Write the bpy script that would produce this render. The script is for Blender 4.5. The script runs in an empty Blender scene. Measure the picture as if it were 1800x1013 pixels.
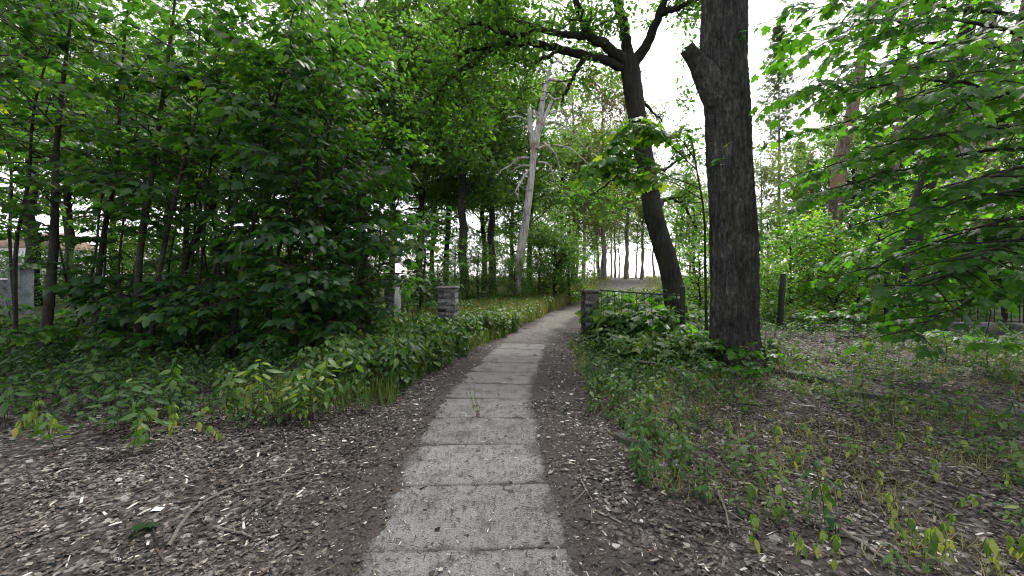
import bpy, math, random
import numpy as np
from mathutils import Vector, noise as mnoise

random.seed(11)
rng = np.random.default_rng(11)
SC = bpy.context.scene
COL = SC.collection
R = math.radians

# ------------------------------------------------------------------ camera
FPX, CH, HZ, CX = 720.0, 1.55, 490.0, 900.0      # focal length (px of an 1800 px frame), eye height, horizon row
cam = bpy.data.cameras.new('camera')
cam.sensor_width = 36.0
cam.lens = FPX / 1800.0 * 36.0
cam.shift_y = (HZ - 506.5) / 1800.0
cam.clip_start = 0.05
cam.clip_end = 3000
cam_o = bpy.data.objects.new('camera', cam)
cam_o.location = (0, 0, CH)
cam_o.rotation_euler = (R(90), 0, 0)
COL.objects.link(cam_o)
SC.camera = cam_o

# ------------------------------------------------------------------ sky and sun (bright overcast)
SUN_EL, SUN_AZ = R(58), R(25)
world = bpy.data.worlds.new('World')
SC.world = world
world.use_nodes = True
nt = world.node_tree
nt.nodes.clear()
wo = nt.nodes.new('ShaderNodeOutputWorld')
bg = nt.nodes.new('ShaderNodeBackground')
sky = nt.nodes.new('ShaderNodeTexSky')
sky.sky_type = 'NISHITA'
sky.sun_disc = False
sky.sun_elevation = SUN_EL
sky.sun_rotation = SUN_AZ
sky.air_density = 1.0
sky.dust_density = 1.5
hs = nt.nodes.new('ShaderNodeHueSaturation')      # overcast: nearly colourless
hs.inputs['Saturation'].default_value = 0.16
nt.links.new(sky.outputs[0], hs.inputs['Color'])
nt.links.new(hs.outputs[0], bg.inputs['Color'])
bg.inputs['Strength'].default_value = 0.15
nt.links.new(bg.outputs[0], wo.inputs['Surface'])
sun = bpy.data.lights.new('sun', 'SUN')
sun.energy = 1.5
sun.angle = R(14)
sun.color = (1.0, 0.97, 0.92)
sun_o = bpy.data.objects.new('sun', sun)
sd = Vector((math.sin(SUN_AZ) * math.cos(SUN_EL), math.cos(SUN_AZ) * math.cos(SUN_EL), math.sin(SUN_EL)))
sun_o.rotation_euler = sd.to_track_quat('Z', 'Y').to_euler()
sun_o.location = (0, 0, 30)
COL.objects.link(sun_o)
SC.view_settings.view_transform = 'Standard'
SC.view_settings.look = 'None'
SC.view_settings.gamma = 1.0
SC.view_settings.exposure = 1.42
SC.cycles.adaptive_threshold = .02
SC.cycles.max_bounces = 6
SC.cycles.diffuse_bounces = 3
SC.cycles.glossy_bounces = 2
SC.cycles.transmission_bounces = 5
SC.cycles.volume_bounces = 1
SC.cycles.filter_width = 1.15
SC.cycles.use_denoising = True
SC.cycles.caustics_reflective = False
SC.cycles.caustics_refractive = False

# ------------------------------------------------------------------ numeric helpers
def sstep(a, b, x):
    t = np.clip((np.asarray(x, float) - a) / (b - a), 0, 1)
    return t * t * (3 - 2 * t)

_lat = np.random.default_rng(3).random((256, 256))
def vnoise(x, y, s=1.0, o=0):
    x = np.asarray(x, float) * s + 37.3 + o * 11.7
    y = np.asarray(y, float) * s + 91.1 + o * 5.3
    xi, yi = np.floor(x).astype(int), np.floor(y).astype(int)
    fx, fy = x - xi, y - yi
    fx, fy = fx * fx * (3 - 2 * fx), fy * fy * (3 - 2 * fy)
    a = _lat[xi % 256, yi % 256]; b = _lat[(xi + 1) % 256, yi % 256]
    c = _lat[xi % 256, (yi + 1) % 256]; d = _lat[(xi + 1) % 256, (yi + 1) % 256]
    return (a * (1 - fx) + b * fx) * (1 - fy) + (c * (1 - fx) + d * fx) * fy
def fbm(x, y, s=1.0, o=0):
    return (vnoise(x, y, s, o) + .5 * vnoise(x, y, 2.1 * s, o + 1) + .25 * vnoise(x, y, 4.3 * s, o + 2)) / 1.75

PATH_Y = np.array([-30, 0, 2.1, 3.1, 3.9, 5.3, 6.8, 9.9, 13, 18, 24, 30, 40, 60, 90.])
PATH_X = np.array([-.2, -.22, -.25, -.30, -.34, -.31, -.17, .30, .95, 2.5, 4.9, 7.3, 11., 16., 20.])
def path_x(y): return np.interp(y, PATH_Y, PATH_X)
SLAB_Y0, SLAB_N, SLAB_L, SLAB_W = 0.86, 12, 0.742, 1.22
SLAB_Y1 = SLAB_Y0 + SLAB_N * SLAB_L

def ground_z(x, y):
    x = np.asarray(x, float); y = np.asarray(y, float)
    z = 1.64 * sstep(11, 56, y) + .8 * sstep(70, 400, y)
    pd = np.abs(x - path_x(y))
    away = sstep(.6, 3., pd)
    z = z + away * (fbm(x, y, .35, 4) - .5) * .28 * sstep(2.0, 7.0, y) + away * (vnoise(x, y, 1.7, 7) - .5) * .05
    z = z + (vnoise(x, y, 6.0, 9) - .5) * .02 * sstep(.45, .8, pd)
    # bed of the concrete slabs: sunk, its sides a crumbly edge of soil lapping over the concrete
    ins = sstep(SLAB_Y1 - .1, SLAB_Y1 - .7, y)
    edge = .565 + (vnoise(x, y, 1.6, 2) - .5) * .13 + (vnoise(x, y, 8., 3) - .5) * .11 + (vnoise(x, y, 21., 4) - .5) * .08
    bed = sstep(edge + .05, edge - .05, pd)
    z = z - ins * bed * (.0075 - .010 * np.clip(fbm(x, y, 4.5, 18) - .62, 0, 1) * 4) + ins * (1 - bed) * .006 * sstep(1.0, .6, pd)
    return z
def gz(x, y): return float(ground_z(x, y))
def Wp(px, py, D): return np.array([(px - CX) / FPX * D, D, CH - (py - HZ) / FPX * D])
def Gp(px, D):
    x = (px - CX) / FPX * D
    return np.array([x, D, gz(x, D)])

# ------------------------------------------------------------------ mesh helpers
def mk(name, V, faces, mat, parent=None, smooth=False, tone=None, link=True, props=None):
    """faces: int array (n,3) or (n,4), or a list of such arrays"""
    if not isinstance(faces, list): faces = [faces]
    faces = [np.asarray(f, np.int32) for f in faces if len(f)]
    loops = np.concatenate([f.ravel() for f in faces]) if faces else np.zeros(0, np.int32)
    tot = np.concatenate([np.full(len(f), f.shape[1], np.int32) for f in faces])
    st = np.concatenate([[0], np.cumsum(tot)[:-1]]).astype(np.int32)
    me = bpy.data.meshes.new(name)
    V = np.asarray(V, np.float32)
    me.vertices.add(len(V)); me.vertices.foreach_set('co', V.ravel())
    me.loops.add(len(loops)); me.loops.foreach_set('vertex_index', loops)
    me.polygons.add(len(tot)); me.polygons.foreach_set('loop_start', st); me.polygons.foreach_set('loop_total', tot)
    if smooth: me.polygons.foreach_set('use_smooth', np.ones(len(tot), bool))
    me.update(calc_edges=True)
    if tone is not None:
        for k, v in (tone.items() if isinstance(tone, dict) else (('tone', tone),)):
            dom = 'FACE' if len(v) == len(tot) else 'POINT'
            a = me.attributes.new(k, 'FLOAT', dom); a.data.foreach_set('value', np.asarray(v, np.float32))
    if mat is not None: me.materials.append(mat)
    if not link: return me
    return ob(name, me, parent, props)
def ob(name, me, parent=None, props=None):
    o = bpy.data.objects.new(name, me); COL.objects.link(o)
    if parent is not None: o.parent = parent
    if props:
        for k, v in props.items(): o[k] = v
    return o
def thing(name, label, cat, loc=(0, 0, 0), rz=0, group=None):
    o = bpy.data.objects.new(name, None); COL.objects.link(o)
    o.empty_display_size = .2
    o.location = loc; o.rotation_euler = (0, 0, rz)
    return tag(o, label, cat, group)
def tag(o, label, cat, group=None):
    o['label'] = label; o['category'] = cat
    if group: o['group'] = group
    return o
def copy_thing(src, loc, rz, sc, label, group=None):
    r = src.copy(); COL.objects.link(r)
    r.location = loc; r.rotation_euler = (src.rotation_euler[0], src.rotation_euler[1], rz); r.scale = (sc, sc, sc)
    r['label'] = label
    if group: r['group'] = group
    for ch in list(src.children):
        c = ch.copy(); COL.objects.link(c); c.parent = r
        for g in list(ch.children):
            d = g.copy(); COL.objects.link(d); d.parent = c
    return r
def box(x0, x1, y0, y1, z0, z1):
    V = np.array([[x, y, z] for z in (z0, z1) for y in (y0, y1) for x in (x0, x1)], float)
    Fq = np.array([[0, 2, 3, 1], [4, 5, 7, 6], [0, 1, 5, 4], [2, 6, 7, 3], [0, 4, 6, 2], [1, 3, 7, 5]])
    return V, Fq
def cbox(x0, x1, y0, y1, z0, z1, b=.01):
    """box with chamfered edges"""
    c = np.array([(x0 + x1) / 2, (y0 + y1) / 2, (z0 + z1) / 2]); h = np.array([x1 - x0, y1 - y0, z1 - z0]) / 2
    V = []; 
    for sx in (-1, 1):
        for sy in (-1, 1):
            for sz in (-1, 1):
                s = np.array([sx, sy, sz])
                for ax in range(3):
                    p = h - b; p = p.copy(); p[ax] = h[ax]
                    V.append(c + s * p)
    idx = lambda sx, sy, sz, ax: (((sx > 0) * 4 + (sy > 0) * 2 + (sz > 0)) * 3 + ax)
    Q = []; T = []
    for ax in range(3):
        o1, o2 = [a for a in range(3) if a != ax]
        for s in (-1, 1):
            q = []
            for a, bb in ((-1, -1), (1, -1), (1, 1), (-1, 1)):
                k = [0, 0, 0]; k[ax] = s; k[o1] = a; k[o2] = bb; q.append(idx(*k, ax))
            flip = (s < 0) != (ax == 1)
            Q.append(q[::-1] if flip else q)
    for ax in range(3):      # edges along ax
        o1, o2 = [a for a in range(3) if a != ax]
        for a in (-1, 1):
            for bb in (-1, 1):
                k0 = [0, 0, 0]; k1 = [0, 0, 0]
                k0[ax], k1[ax] = -1, 1
                for k in (k0, k1): k[o1] = a; k[o2] = bb
                Q.append([idx(*k0, o1), idx(*k1, o1), idx(*k1, o2), idx(*k0, o2)])
    for sx in (-1, 1):
        for sy in (-1, 1):
            for sz in (-1, 1): T.append([idx(sx, sy, sz, 0), idx(sx, sy, sz, 1), idx(sx, sy, sz, 2)])
    return np.array(V), [np.array(Q), np.array(T)]

def norm(v):
    v = np.asarray(v, float); n = np.linalg.norm(v, axis=-1, keepdims=True); return v / np.maximum(n, 1e-9)
def spline(P, n):
    P = np.asarray(P, float)
    k = len(P)
    if k < 3: return np.array([P[0] + (P[-1] - P[0]) * t for t in np.linspace(0, 1, n)])
    E = np.vstack([2 * P[0] - P[1], P, 2 * P[-1] - P[-2]])
    out = []
    for u in np.linspace(0, k - 1 - 1e-9, n):
        i = int(u); t = u - i
        a, b, c, d = E[i], E[i + 1], E[i + 2], E[i + 3]
        out.append(.5 * ((2 * b) + (c - a) * t + (2 * a - 5 * b + 4 * c - d) * t * t + (3 * b - a - 3 * c + d) * t ** 3))
    return np.array(out)

class Geo:
    """collects tubes and leaf sets into one vertex / face list"""
    def __init__(s): s.V = []; s.Q = []; s.T = []; s.n = 0; s.tq = []; s.tt = []
    def tube(s, P, r, k=6, wob=0.0, tone=.5, cap=True):
        P = np.asarray(P, float); m = len(P); r = np.broadcast_to(np.asarray(r, float), (m,))
        t = np.gradient(P, axis=0) if m > 1 else np.array([[0, 0, 1.]])
        t = norm(t)
        ref = np.array([1., 0, 0]) if abs(t[0][0]) < .8 else np.array([0, 1., 0])
        u = ref - t * (t @ ref)[:, None]
        u = norm(u); w = np.cross(t, u)
        a = np.arange(k) / k * 2 * math.pi
        rr = r[:, None] * (1 + (wob * (rng.random((m, k)) - .5) * 2 if wob else 0) * np.ones((m, k)))
        V = P[:, None, :] + rr[..., None] * (np.cos(a)[None, :, None] * u[:, None, :] + np.sin(a)[None, :, None] * w[:, None, :])
        i = np.arange(m - 1)[:, None] * k; j = np.arange(k)[None, :]; j2 = (j + 1) % k
        Fq = np.stack([i + j, i + j2, i + k + j2, i + k + j], -1).reshape(-1, 4) + s.n
        s.V.append(V.reshape(-1, 3)); s.Q.append(Fq); s.tq.append(np.full(len(Fq), tone))
        s.n += m * k
        if cap and k > 3:
            s.V.append(P[-1:] + t[-1:] * r[-1] * .2)
            b = s.n - k
            s.T.append(np.stack([b + np.arange(k), b + (np.arange(k) + 1) % k, np.full(k, s.n)], -1)); s.tt.append(np.full(k, tone)); s.n += 1
    def leaves(s, tpl, pos, d, nrm, sc, tone):
        TV, TF = tpl
        pos = np.asarray(pos, float)
        if len(pos) == 0: return
        y = norm(d); z = np.asarray(nrm, float); z = norm(z - y * (z * y).sum(-1, keepdims=True)); x = np.cross(y, z)
        sc = np.broadcast_to(np.asarray(sc, float), (len(pos),))
        L = TV[None] * sc[:, None, None]
        V = pos[:, None] + L[..., 0:1] * x[:, None] + L[..., 1:2] * y[:, None] + L[..., 2:3] * z[:, None]
        Ft = (TF[None] + (np.arange(len(pos)) * len(TV))[:, None, None]).reshape(-1, 3) + s.n
        s.V.append(V.reshape(-1, 3)); s.T.append(Ft); s.tt.append(np.repeat(np.broadcast_to(tone, (len(pos),)), len(TF)))
        s.n += len(pos) * len(TV)
    def add(s, V, Q=None, T=None, tone=.5):
        if Q is not None and len(Q): s.Q.append(np.asarray(Q) + s.n); s.tq.append(np.full(len(Q), tone))
        if T is not None and len(T): s.T.append(np.asarray(T) + s.n); s.tt.append(np.full(len(T), tone))
        s.V.append(np.asarray(V, float)); s.n += len(V)
    def arrays(s):
        V = np.concatenate(s.V); f = []; tn = []
        if s.Q: f.append(np.concatenate(s.Q)); tn.append(np.concatenate(s.tq))
        if s.T: f.append(np.concatenate(s.T)); tn.append(np.concatenate(s.tt))
        return V, f, np.concatenate(tn)
    def build(s, name, mat, parent=None, smooth=False, props=None, link=True, origin=None):
        V, f, tn = s.arrays()
        if origin is not None: V = V - np.asarray(origin)
        return mk(name, V, f, mat, parent, smooth, tn, link, props)

# ------------------------------------------------------------------ leaf templates (unit length, stalk at origin, +y to the tip)
def fan_leaf(half, centre, fold=.28, droop=.25, wave=0):
    pts = [(0, 0)] + half + [(-x, y) for x, y in half[::-1] if abs(x) > 1e-6]
    P = np.array(pts, float)
    Z = -fold * np.abs(P[:, 0]) * (1 + wave * np.sin(np.arange(len(P)) * 2.3)) - droop * np.clip(P[:, 1], 0, 9) ** 2
    V = np.column_stack([P, Z]); V = np.vstack([V, [0, centre, -droop * centre ** 2]])
    n = len(P); Fc = np.array([[i, (i + 1) % n, n] for i in range(n)])
    return V, Fc
MAPLE_HI = fan_leaf([(.20, -.10), (.40, -.06), (.36, .08), (.52, .16), (.44, .24), (.66, .44), (.48, .46), (.44, .56), (.30, .50), (.26, .64), (.30, .78), (.14, .82), (0, 1.05)], .28, .30, .30, .5)
MAPLE = fan_leaf([(.32, -.08), (.34, .10), (.60, .42), (.32, .46), (.26, .72), (0, 1.05)], .28, .32, .32)
MAPLE_LO = fan_leaf([(.40, .0), (.55, .45), (.22, .55), (0, 1.0)], .3, .30, .28)
OVATE = fan_leaf([(.20, .22), (.25, .45), (.14, .75), (0, 1.0)], .45, .35, .40)
def small(fold=.3, w=.32):
    V = np.array([[0, 0, 0], [w, .45, -fold * w], [0, 1., -.15], [-w, .45, -fold * w]]); return V, np.array([[0, 1, 2], [0, 2, 3]])
SMALL = small(.5)
OAKLEAF = fan_leaf([(.14, .15), (.12, .28), (.28, .40), (.2, .52), (.32, .68), (.16, .85), (0, 1.0)], .5, .3, .2)
SPRIG = (lambda: (np.array([[0, 0, 0], [.30, .32, -.05], [.05, .42, -.02], [.34, .72, -.12], [.06, .70, -.08], [0, 1.05, -.2], [-.06, .68, -.08], [-.30, .80, -.1], [-.05, .45, 0], [-.36, .40, -.08]]),
    np.array([[0, 1, 2], [2, 3, 4], [4, 5, 6], [6, 7, 8], [8, 9, 0], [0, 2, 8], [2, 4, 8], [4, 6, 8]])))()
CURL = (lambda: (np.array([[0, 0, .06], [.32, .25, .16], [.36, .7, .10], [0, 1., .2], [-.34, .66, .02], [-.3, .22, .12], [0, .5, 0]]), np.array([[0, 1, 6], [1, 2, 6], [2, 3, 6], [3, 4, 6], [4, 5, 6], [5, 0, 6]])))()
BLADE = (np.array([[-.012, 0, 0], [.012, 0, 0], [-.010, .5, .0], [.010, .5, 0], [0, 1., -.22]]), np.array([[0, 1, 3], [0, 3, 2], [2, 3, 4]]))

# ------------------------------------------------------------------ materials
def new_mat(name):
    m = bpy.data.materials.new(name); m.use_nodes = True
    n = m.node_tree.nodes; n.clear()
    return m, n, m.node_tree.links
def ramp(n, stops):
    r = n.new('ShaderNodeValToRGB'); e = r.color_ramp.elements
    while len(e) < len(stops): e.new(.5)
    for el, (p, c) in zip(e, stops): el.position = p; el.color = (*c, 1)
    return r
def leaf_mat(name, stops, trans=.42, tcol=1.5, rough=.45, spec=.45, tyellow=(1.28, 1.34, .36), obj_var=.25, coat_noise=3.0):
    m, n, l = new_mat(name)
    out = n.new('ShaderNodeOutputMaterial'); at = n.new('ShaderNodeAttribute'); at.attribute_name = 'tone'
    oi = n.new('ShaderNodeObjectInfo')
    tc = n.new('ShaderNodeTexCoord'); nz = n.new('ShaderNodeTexNoise'); nz.inputs['Scale'].default_value = coat_noise
    l.new(tc.outputs['Object'], nz.inputs['Vector'])
    a1 = n.new('ShaderNodeMath'); a1.operation = 'MULTIPLY_ADD'; a1.inputs[1].default_value = obj_var; l.new(oi.outputs['Random'], a1.inputs[0]); l.new(at.outputs['Fac'], a1.inputs[2])
    a2 = n.new('ShaderNodeMath'); a2.operation = 'MULTIPLY_ADD'; a2.inputs[1].default_value = .5; l.new(nz.outputs['Fac'], a2.inputs[0]); l.new(a1.outputs[0], a2.inputs[2])
    a3 = n.new('ShaderNodeMath'); a3.operation = 'SUBTRACT'; a3.inputs[1].default_value = .25 + obj_var / 2; l.new(a2.outputs[0], a3.inputs[0])
    cr = ramp(n, stops); l.new(a3.outputs[0], cr.inputs[0])
    pb = n.new('ShaderNodeBsdfPrincipled'); l.new(cr.outputs[0], pb.inputs['Base Color'])
    pb.inputs['Roughness'].default_value = rough; pb.inputs['Specular IOR Level'].default_value = spec
    tr = n.new('ShaderNodeBsdfTranslucent')
    mul = n.new('ShaderNodeVectorMath'); mul.operation = 'MULTIPLY'; l.new(cr.outputs[0], mul.inputs[0]); mul.inputs[1].default_value = tuple(tcol * c for c in tyellow)
    l.new(mul.outputs[0], tr.inputs['Color'])
    mx = n.new('ShaderNodeMixShader'); mx.inputs[0].default_value = trans
    l.new(pb.outputs[0], mx.inputs[1]); l.new(tr.outputs[0], mx.inputs[2]); l.new(mx.outputs[0], out.inputs['Surface'])
    return m
def bark_mat(name, c0, c1, c2, zs=.18, scale=9, bump=.6, rough=.9, moss=None, dist=.02, cracks=False):
    m, n, l = new_mat(name)
    out = n.new('ShaderNodeOutputMaterial'); tc = n.new('ShaderNodeTexCoord'); mp = n.new('ShaderNodeMapping'); mp.inputs['Scale'].default_value = (1, 1, zs)
    l.new(tc.outputs['Object'], mp.inputs['Vector'])
    nz = n.new('ShaderNodeTexNoise'); nz.inputs['Scale'].default_value = scale; nz.inputs['Detail'].default_value = 8; nz.inputs['Roughness'].default_value = .65; l.new(mp.outputs[0], nz.inputs['Vector'])
    vo = n.new('ShaderNodeTexVoronoi'); vo.feature = 'DISTANCE_TO_EDGE'; vo.inputs['Scale'].default_value = scale * 1.3
    wv = n.new('ShaderNodeVectorMath'); wv.operation = 'MULTIPLY_ADD'; wv.inputs[1].default_value = (.12,) * 3; l.new(nz.outputs['Color'], wv.inputs[0]); l.new(mp.outputs[0], wv.inputs[2]); l.new(wv.outputs[0], vo.inputs['Vector'])
    big = n.new('ShaderNodeTexNoise'); big.inputs['Scale'].default_value = 1.6; big.inputs['Detail'].default_value = 5; l.new(tc.outputs['Object'], big.inputs['Vector'])
    cr = ramp(n, [(.25, c0), (.5, c1), (.75, c2)]); l.new(nz.outputs['Fac'], cr.inputs[0])
    ed = ramp(n, [(0, (.35,) * 3), (.12, (1,) * 3)]); l.new(vo.outputs['Distance'], ed.inputs[0])
    mu = n.new('ShaderNodeMix'); mu.data_type = 'RGBA'; mu.blend_type = 'MULTIPLY'; mu.inputs[0].default_value = .8; l.new(cr.outputs[0], mu.inputs[6]); l.new(ed.outputs[0], mu.inputs[7])
    last = mu.outputs[2]
    bgr = ramp(n, [(.33, (.60,) * 3), (.50, (.95,) * 3), (.66, (1.45, 1.45, 1.42))]); l.new(big.outputs['Fac'], bgr.inputs[0])
    m2 = n.new('ShaderNodeMix'); m2.data_type = 'RGBA'; m2.blend_type = 'MULTIPLY'; m2.inputs[0].default_value = 1; l.new(last, m2.inputs[6]); l.new(bgr.outputs[0], m2.inputs[7]); last = m2.outputs[2]
    if cracks:      # the crosswise growth cracks and paler plates of old beech bark
        mp2 = n.new('ShaderNodeMapping'); mp2.inputs['Scale'].default_value = (1.1, 1.1, 3.2); l.new(wv.outputs[0], mp2.inputs['Vector'])
        mp2.inputs['Scale'].default_value = (1.0, 1.0, 11.0)
        v2 = n.new('ShaderNodeTexVoronoi'); v2.feature = 'DISTANCE_TO_EDGE'; v2.inputs['Scale'].default_value = 2.6; l.new(mp2.outputs[0], v2.inputs['Vector'])
        e2 = ramp(n, [(0, (.25,) * 3), (.018, (.45,) * 3), (.05, (1.0,) * 3)]); l.new(v2.outputs['Distance'], e2.inputs[0])
        m3 = n.new('ShaderNodeMix'); m3.data_type = 'RGBA'; m3.blend_type = 'MULTIPLY'; m3.inputs[0].default_value = .85; l.new(last, m3.inputs[6]); l.new(e2.outputs[0], m3.inputs[7]); last = m3.outputs[2]
    if moss:
        mr = ramp(n, [(.5, (0,) * 3), (.68, (1,) * 3)]); l.new(big.outputs['Fac'], mr.inputs[0])
        mm = n.new('ShaderNodeMix'); mm.data_type = 'RGBA'; l.new(mr.outputs[0], mm.inputs[0]); l.new(last, mm.inputs[6]); mm.inputs[7].default_value = (*moss, 1); last = mm.outputs[2]
    pb = n.new('ShaderNodeBsdfPrincipled'); pb.inputs['Roughness'].default_value = rough; pb.inputs['Specular IOR Level'].default_value = .2
    l.new(last, pb.inputs['Base Color'])
    hm = n.new('ShaderNodeMath'); hm.operation = 'MULTIPLY_ADD'; hm.inputs[1].default_value = .6; l.new(nz.outputs['Fac'], hm.inputs[0]); l.new(vo.outputs['Distance'], hm.inputs[2])
    bp = n.new('ShaderNodeBump'); bp.inputs['Strength'].default_value = bump; bp.inputs['Distance'].default_value = dist; l.new(hm.outputs[0], bp.inputs['Height']); l.new(bp.outputs[0], pb.inputs['Normal'])
    l.new(pb.outputs[0], out.inputs['Surface'])
    return m
def rock_mat(name, c0, c1, scale=40, rough=.9, bump=.5, stain=(.05, .055, .04), stain_at=.62, dist=.01, metallic=0):
    m, n, l = new_mat(name)
    out = n.new('ShaderNodeOutputMaterial'); tc = n.new('ShaderNodeTexCoord')
    nz = n.new('ShaderNodeTexNoise'); nz.inputs['Scale'].default_value = scale; nz.inputs['Detail'].default_value = 6; l.new(tc.outputs['Object'], nz.inputs['Vector'])
    bgn = n.new('ShaderNodeTexNoise'); bgn.inputs['Scale'].default_value = 3.1; bgn.inputs['Detail'].default_value = 6; l.new(tc.outputs['Object'], bgn.inputs['Vector'])
    cr = ramp(n, [(.36, c0), (.62, c1)]); l.new(nz.outputs['Fac'], cr.inputs[0])
    mr = ramp(n, [(stain_at - .1, (0,) * 3), (stain_at + .08, (1,) * 3)]); l.new(bgn.outputs['Fac'], mr.inputs[0])
    mm = n.new('ShaderNodeMix'); mm.data_type = 'RGBA'; l.new(mr.outputs[0], mm.inputs[0]); l.new(cr.outputs[0], mm.inputs[6]); mm.inputs[7].default_value = (*stain, 1)
    pb = n.new('ShaderNodeBsdfPrincipled'); pb.inputs['Roughness'].default_value = rough; pb.inputs['Specular IOR Level'].default_value = .25; pb.inputs['Metallic'].default_value = metallic
    l.new(mm.outputs[2], pb.inputs['Base Color'])
    bp = n.new('ShaderNodeBump'); bp.inputs['Strength'].default_value = bump; bp.inputs['Distance'].default_value = dist; l.new(nz.outputs['Fac'], bp.inputs['Height']); l.new(bp.outputs[0], pb.inputs['Normal'])
    l.new(pb.outputs[0], out.inputs['Surface'])
    return m
def tone_mat(name, stops, rough=.85, spec=.2, trans=0):
    m, n, l = new_mat(name)
    out = n.new('ShaderNodeOutputMaterial'); at = n.new('ShaderNodeAttribute'); at.attribute_name = 'tone'
    tc = n.new('ShaderNodeTexCoord'); nz = n.new('ShaderNodeTexNoise'); nz.inputs['Scale'].default_value = 60; l.new(tc.outputs['Object'], nz.inputs['Vector'])
    a2 = n.new('ShaderNodeMath'); a2.operation = 'MULTIPLY_ADD'; a2.inputs[1].default_value = .35; l.new(nz.outputs['Fac'], a2.inputs[0]); l.new(at.outputs['Fac'], a2.inputs[2])
    a3 = n.new('ShaderNodeMath'); a3.operation = 'SUBTRACT'; a3.inputs[1].default_value = .175; l.new(a2.outputs[0], a3.inputs[0])
    cr = ramp(n, stops); l.new(a3.outputs[0], cr.inputs[0])
    pb = n.new('ShaderNodeBsdfPrincipled'); l.new(cr.outputs[0], pb.inputs['Base Color']); pb.inputs['Roughness'].default_value = rough; pb.inputs['Specular IOR Level'].default_value = spec
    l.new(pb.outputs[0], out.inputs['Surface'])
    return m

G3 = [(0, (.014, .040, .010)), (.45, (.030, .085, .016)), (.8, (.060, .130, .022)), (1, (.11, .17, .03))]
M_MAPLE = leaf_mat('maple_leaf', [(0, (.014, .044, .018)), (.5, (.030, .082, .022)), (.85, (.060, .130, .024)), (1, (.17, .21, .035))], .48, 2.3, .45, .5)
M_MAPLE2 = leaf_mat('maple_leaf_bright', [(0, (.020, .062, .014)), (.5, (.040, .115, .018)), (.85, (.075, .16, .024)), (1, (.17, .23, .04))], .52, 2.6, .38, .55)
M_OAK = leaf_mat('oak_leaf', [(0, (.030, .076, .022)), (.5, (.058, .130, .034)), (.85, (.085, .165, .040)), (1, (.14, .20, .05))], .52, 2.1, .5, .35)
M_WOODS = leaf_mat('woodland_leaf', [(0, (.045, .095, .038)), (.5, (.080, .150, .055)), (.85, (.12, .20, .065)), (1, (.18, .23, .08))], .52, 2.0, .55, .3)  # greens lightened to put some distance haze into the colour
M_PALE = leaf_mat('haze_pale_leaf', [(0, (.06, .11, .04)), (.5, (.10, .16, .06)), (1, (.20, .22, .09))], .5, 1.5, .55, .3)  # far haze is painted into this pale leaf colour; no air volume is built
M_RUST = leaf_mat('rusty_leaf', [(0, (.09, .05, .035)), (.5, (.17, .10, .07)), (1, (.26, .17, .11))], .3, 1.2, .7, .2, (1.1, 1, .8))
M_NEEDLE = leaf_mat('haze_pale_needle', [(0, (.07, .10, .08)), (.5, (.11, .145, .11)), (1, (.16, .19, .14))], .4, 1.4, .6, .3)  # needle green paled so the colour itself carries the haze
M_WEED = leaf_mat('weed_leaf', [(0, (.022, .060, .016)), (.4, (.048, .110, .026)), (.75, (.10, .165, .035)), (1, (.20, .24, .06))], .38, 1.4, .5, .4, obj_var=.05, coat_noise=.9)
M_WILT = leaf_mat('wilted_leaf', [(0, (.07, .13, .03)), (.5, (.17, .26, .05)), (1, (.38, .36, .09))], .38, 1.2, .5, .35)
M_GRASS = leaf_mat('grass_blade', [(0, (.05, .10, .025)), (.5, (.12, .17, .05)), (.8, (.24, .23, .10)), (1, (.36, .30, .18))], .35, 1.3, .6, .3, obj_var=.05, coat_noise=.7)
M_LITTER = tone_mat('dead_leaf', [(0, (.016, .013, .0115)), (.35, (.062, .052, .045)), (.7, (.155, .134, .117)), (.9, (.28, .25, .222)), (1, (.45, .42, .395))])
M_CHIP = tone_mat('wood_bit', [(0, (.018, .014, .012)), (.5, (.07, .055, .045)), (.8, (.25, .22, .19)), (1, (.6, .56, .5))])
M_TWIG = bark_mat('dead_twig', (.09, .075, .065), (.18, .155, .135), (.30, .27, .24), .3, 30, .3)
M_BARK = bark_mat('dark_bark', (.014, .0125, .0115), (.036, .032, .029), (.072, .066, .060), .16, 13, 1.0, moss=(.030, .034, .020))
M_BARKS = bark_mat('sapling_bark', (.022, .020, .016), (.045, .041, .034), (.085, .078, .066), .3, 20, .5, moss=(.04, .05, .03))
M_BARKG = bark_mat('grey_furrowed_bark', (.022, .020, .019), (.072, .068, .065), (.19, .182, .176), .26, 17, 1.0, dist=.05, cracks=True)
M_SNAG = bark_mat('bleached_wood', (.30, .27, .26), (.55, .52, .50), (.72, .69, .67), .10, 6, .5, moss=(.24, .17, .14))
M_PINE = bark_mat('pine_bark', (.08, .06, .05), (.19, .145, .12), (.31, .25, .21), .35, 9, .9, moss=(.26, .15, .09))
M_PALEB = bark_mat('pale_bark', (.12, .11, .10), (.23, .21, .195), (.36, .34, .32), .3, 8, .5)
M_BLOCK = rock_mat('rough_concrete_block', (.055, .055, .056), (.24, .237, .235), 32, .95, 1.0, (.050, .055, .040), .57, .02)
M_CAP = rock_mat('concrete_cap', (.10, .098, .095), (.22, .21, .20), 50, .9, .5, (.06, .065, .045), .55)
M_WHITEB = rock_mat('pale_side_face', (.30, .30, .30), (.50, .50, .49), 25, .9, .5, (.12, .12, .11), .6)
M_KERB = rock_mat('weathered_kerb', (.06, .06, .058), (.16, .157, .15), 38, .9, .6, (.035, .042, .028), .48)
M_IRON = rock_mat('green_painted_iron', (.006, .016, .010), (.014, .032, .020), 30, .6, .3, (.035, .020, .013), .62)
M_DARKIRON = rock_mat('dark_iron', (.008, .010, .009), (.02, .022, .02), 30, .6, .3, (.04, .025, .018), .68)
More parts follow.
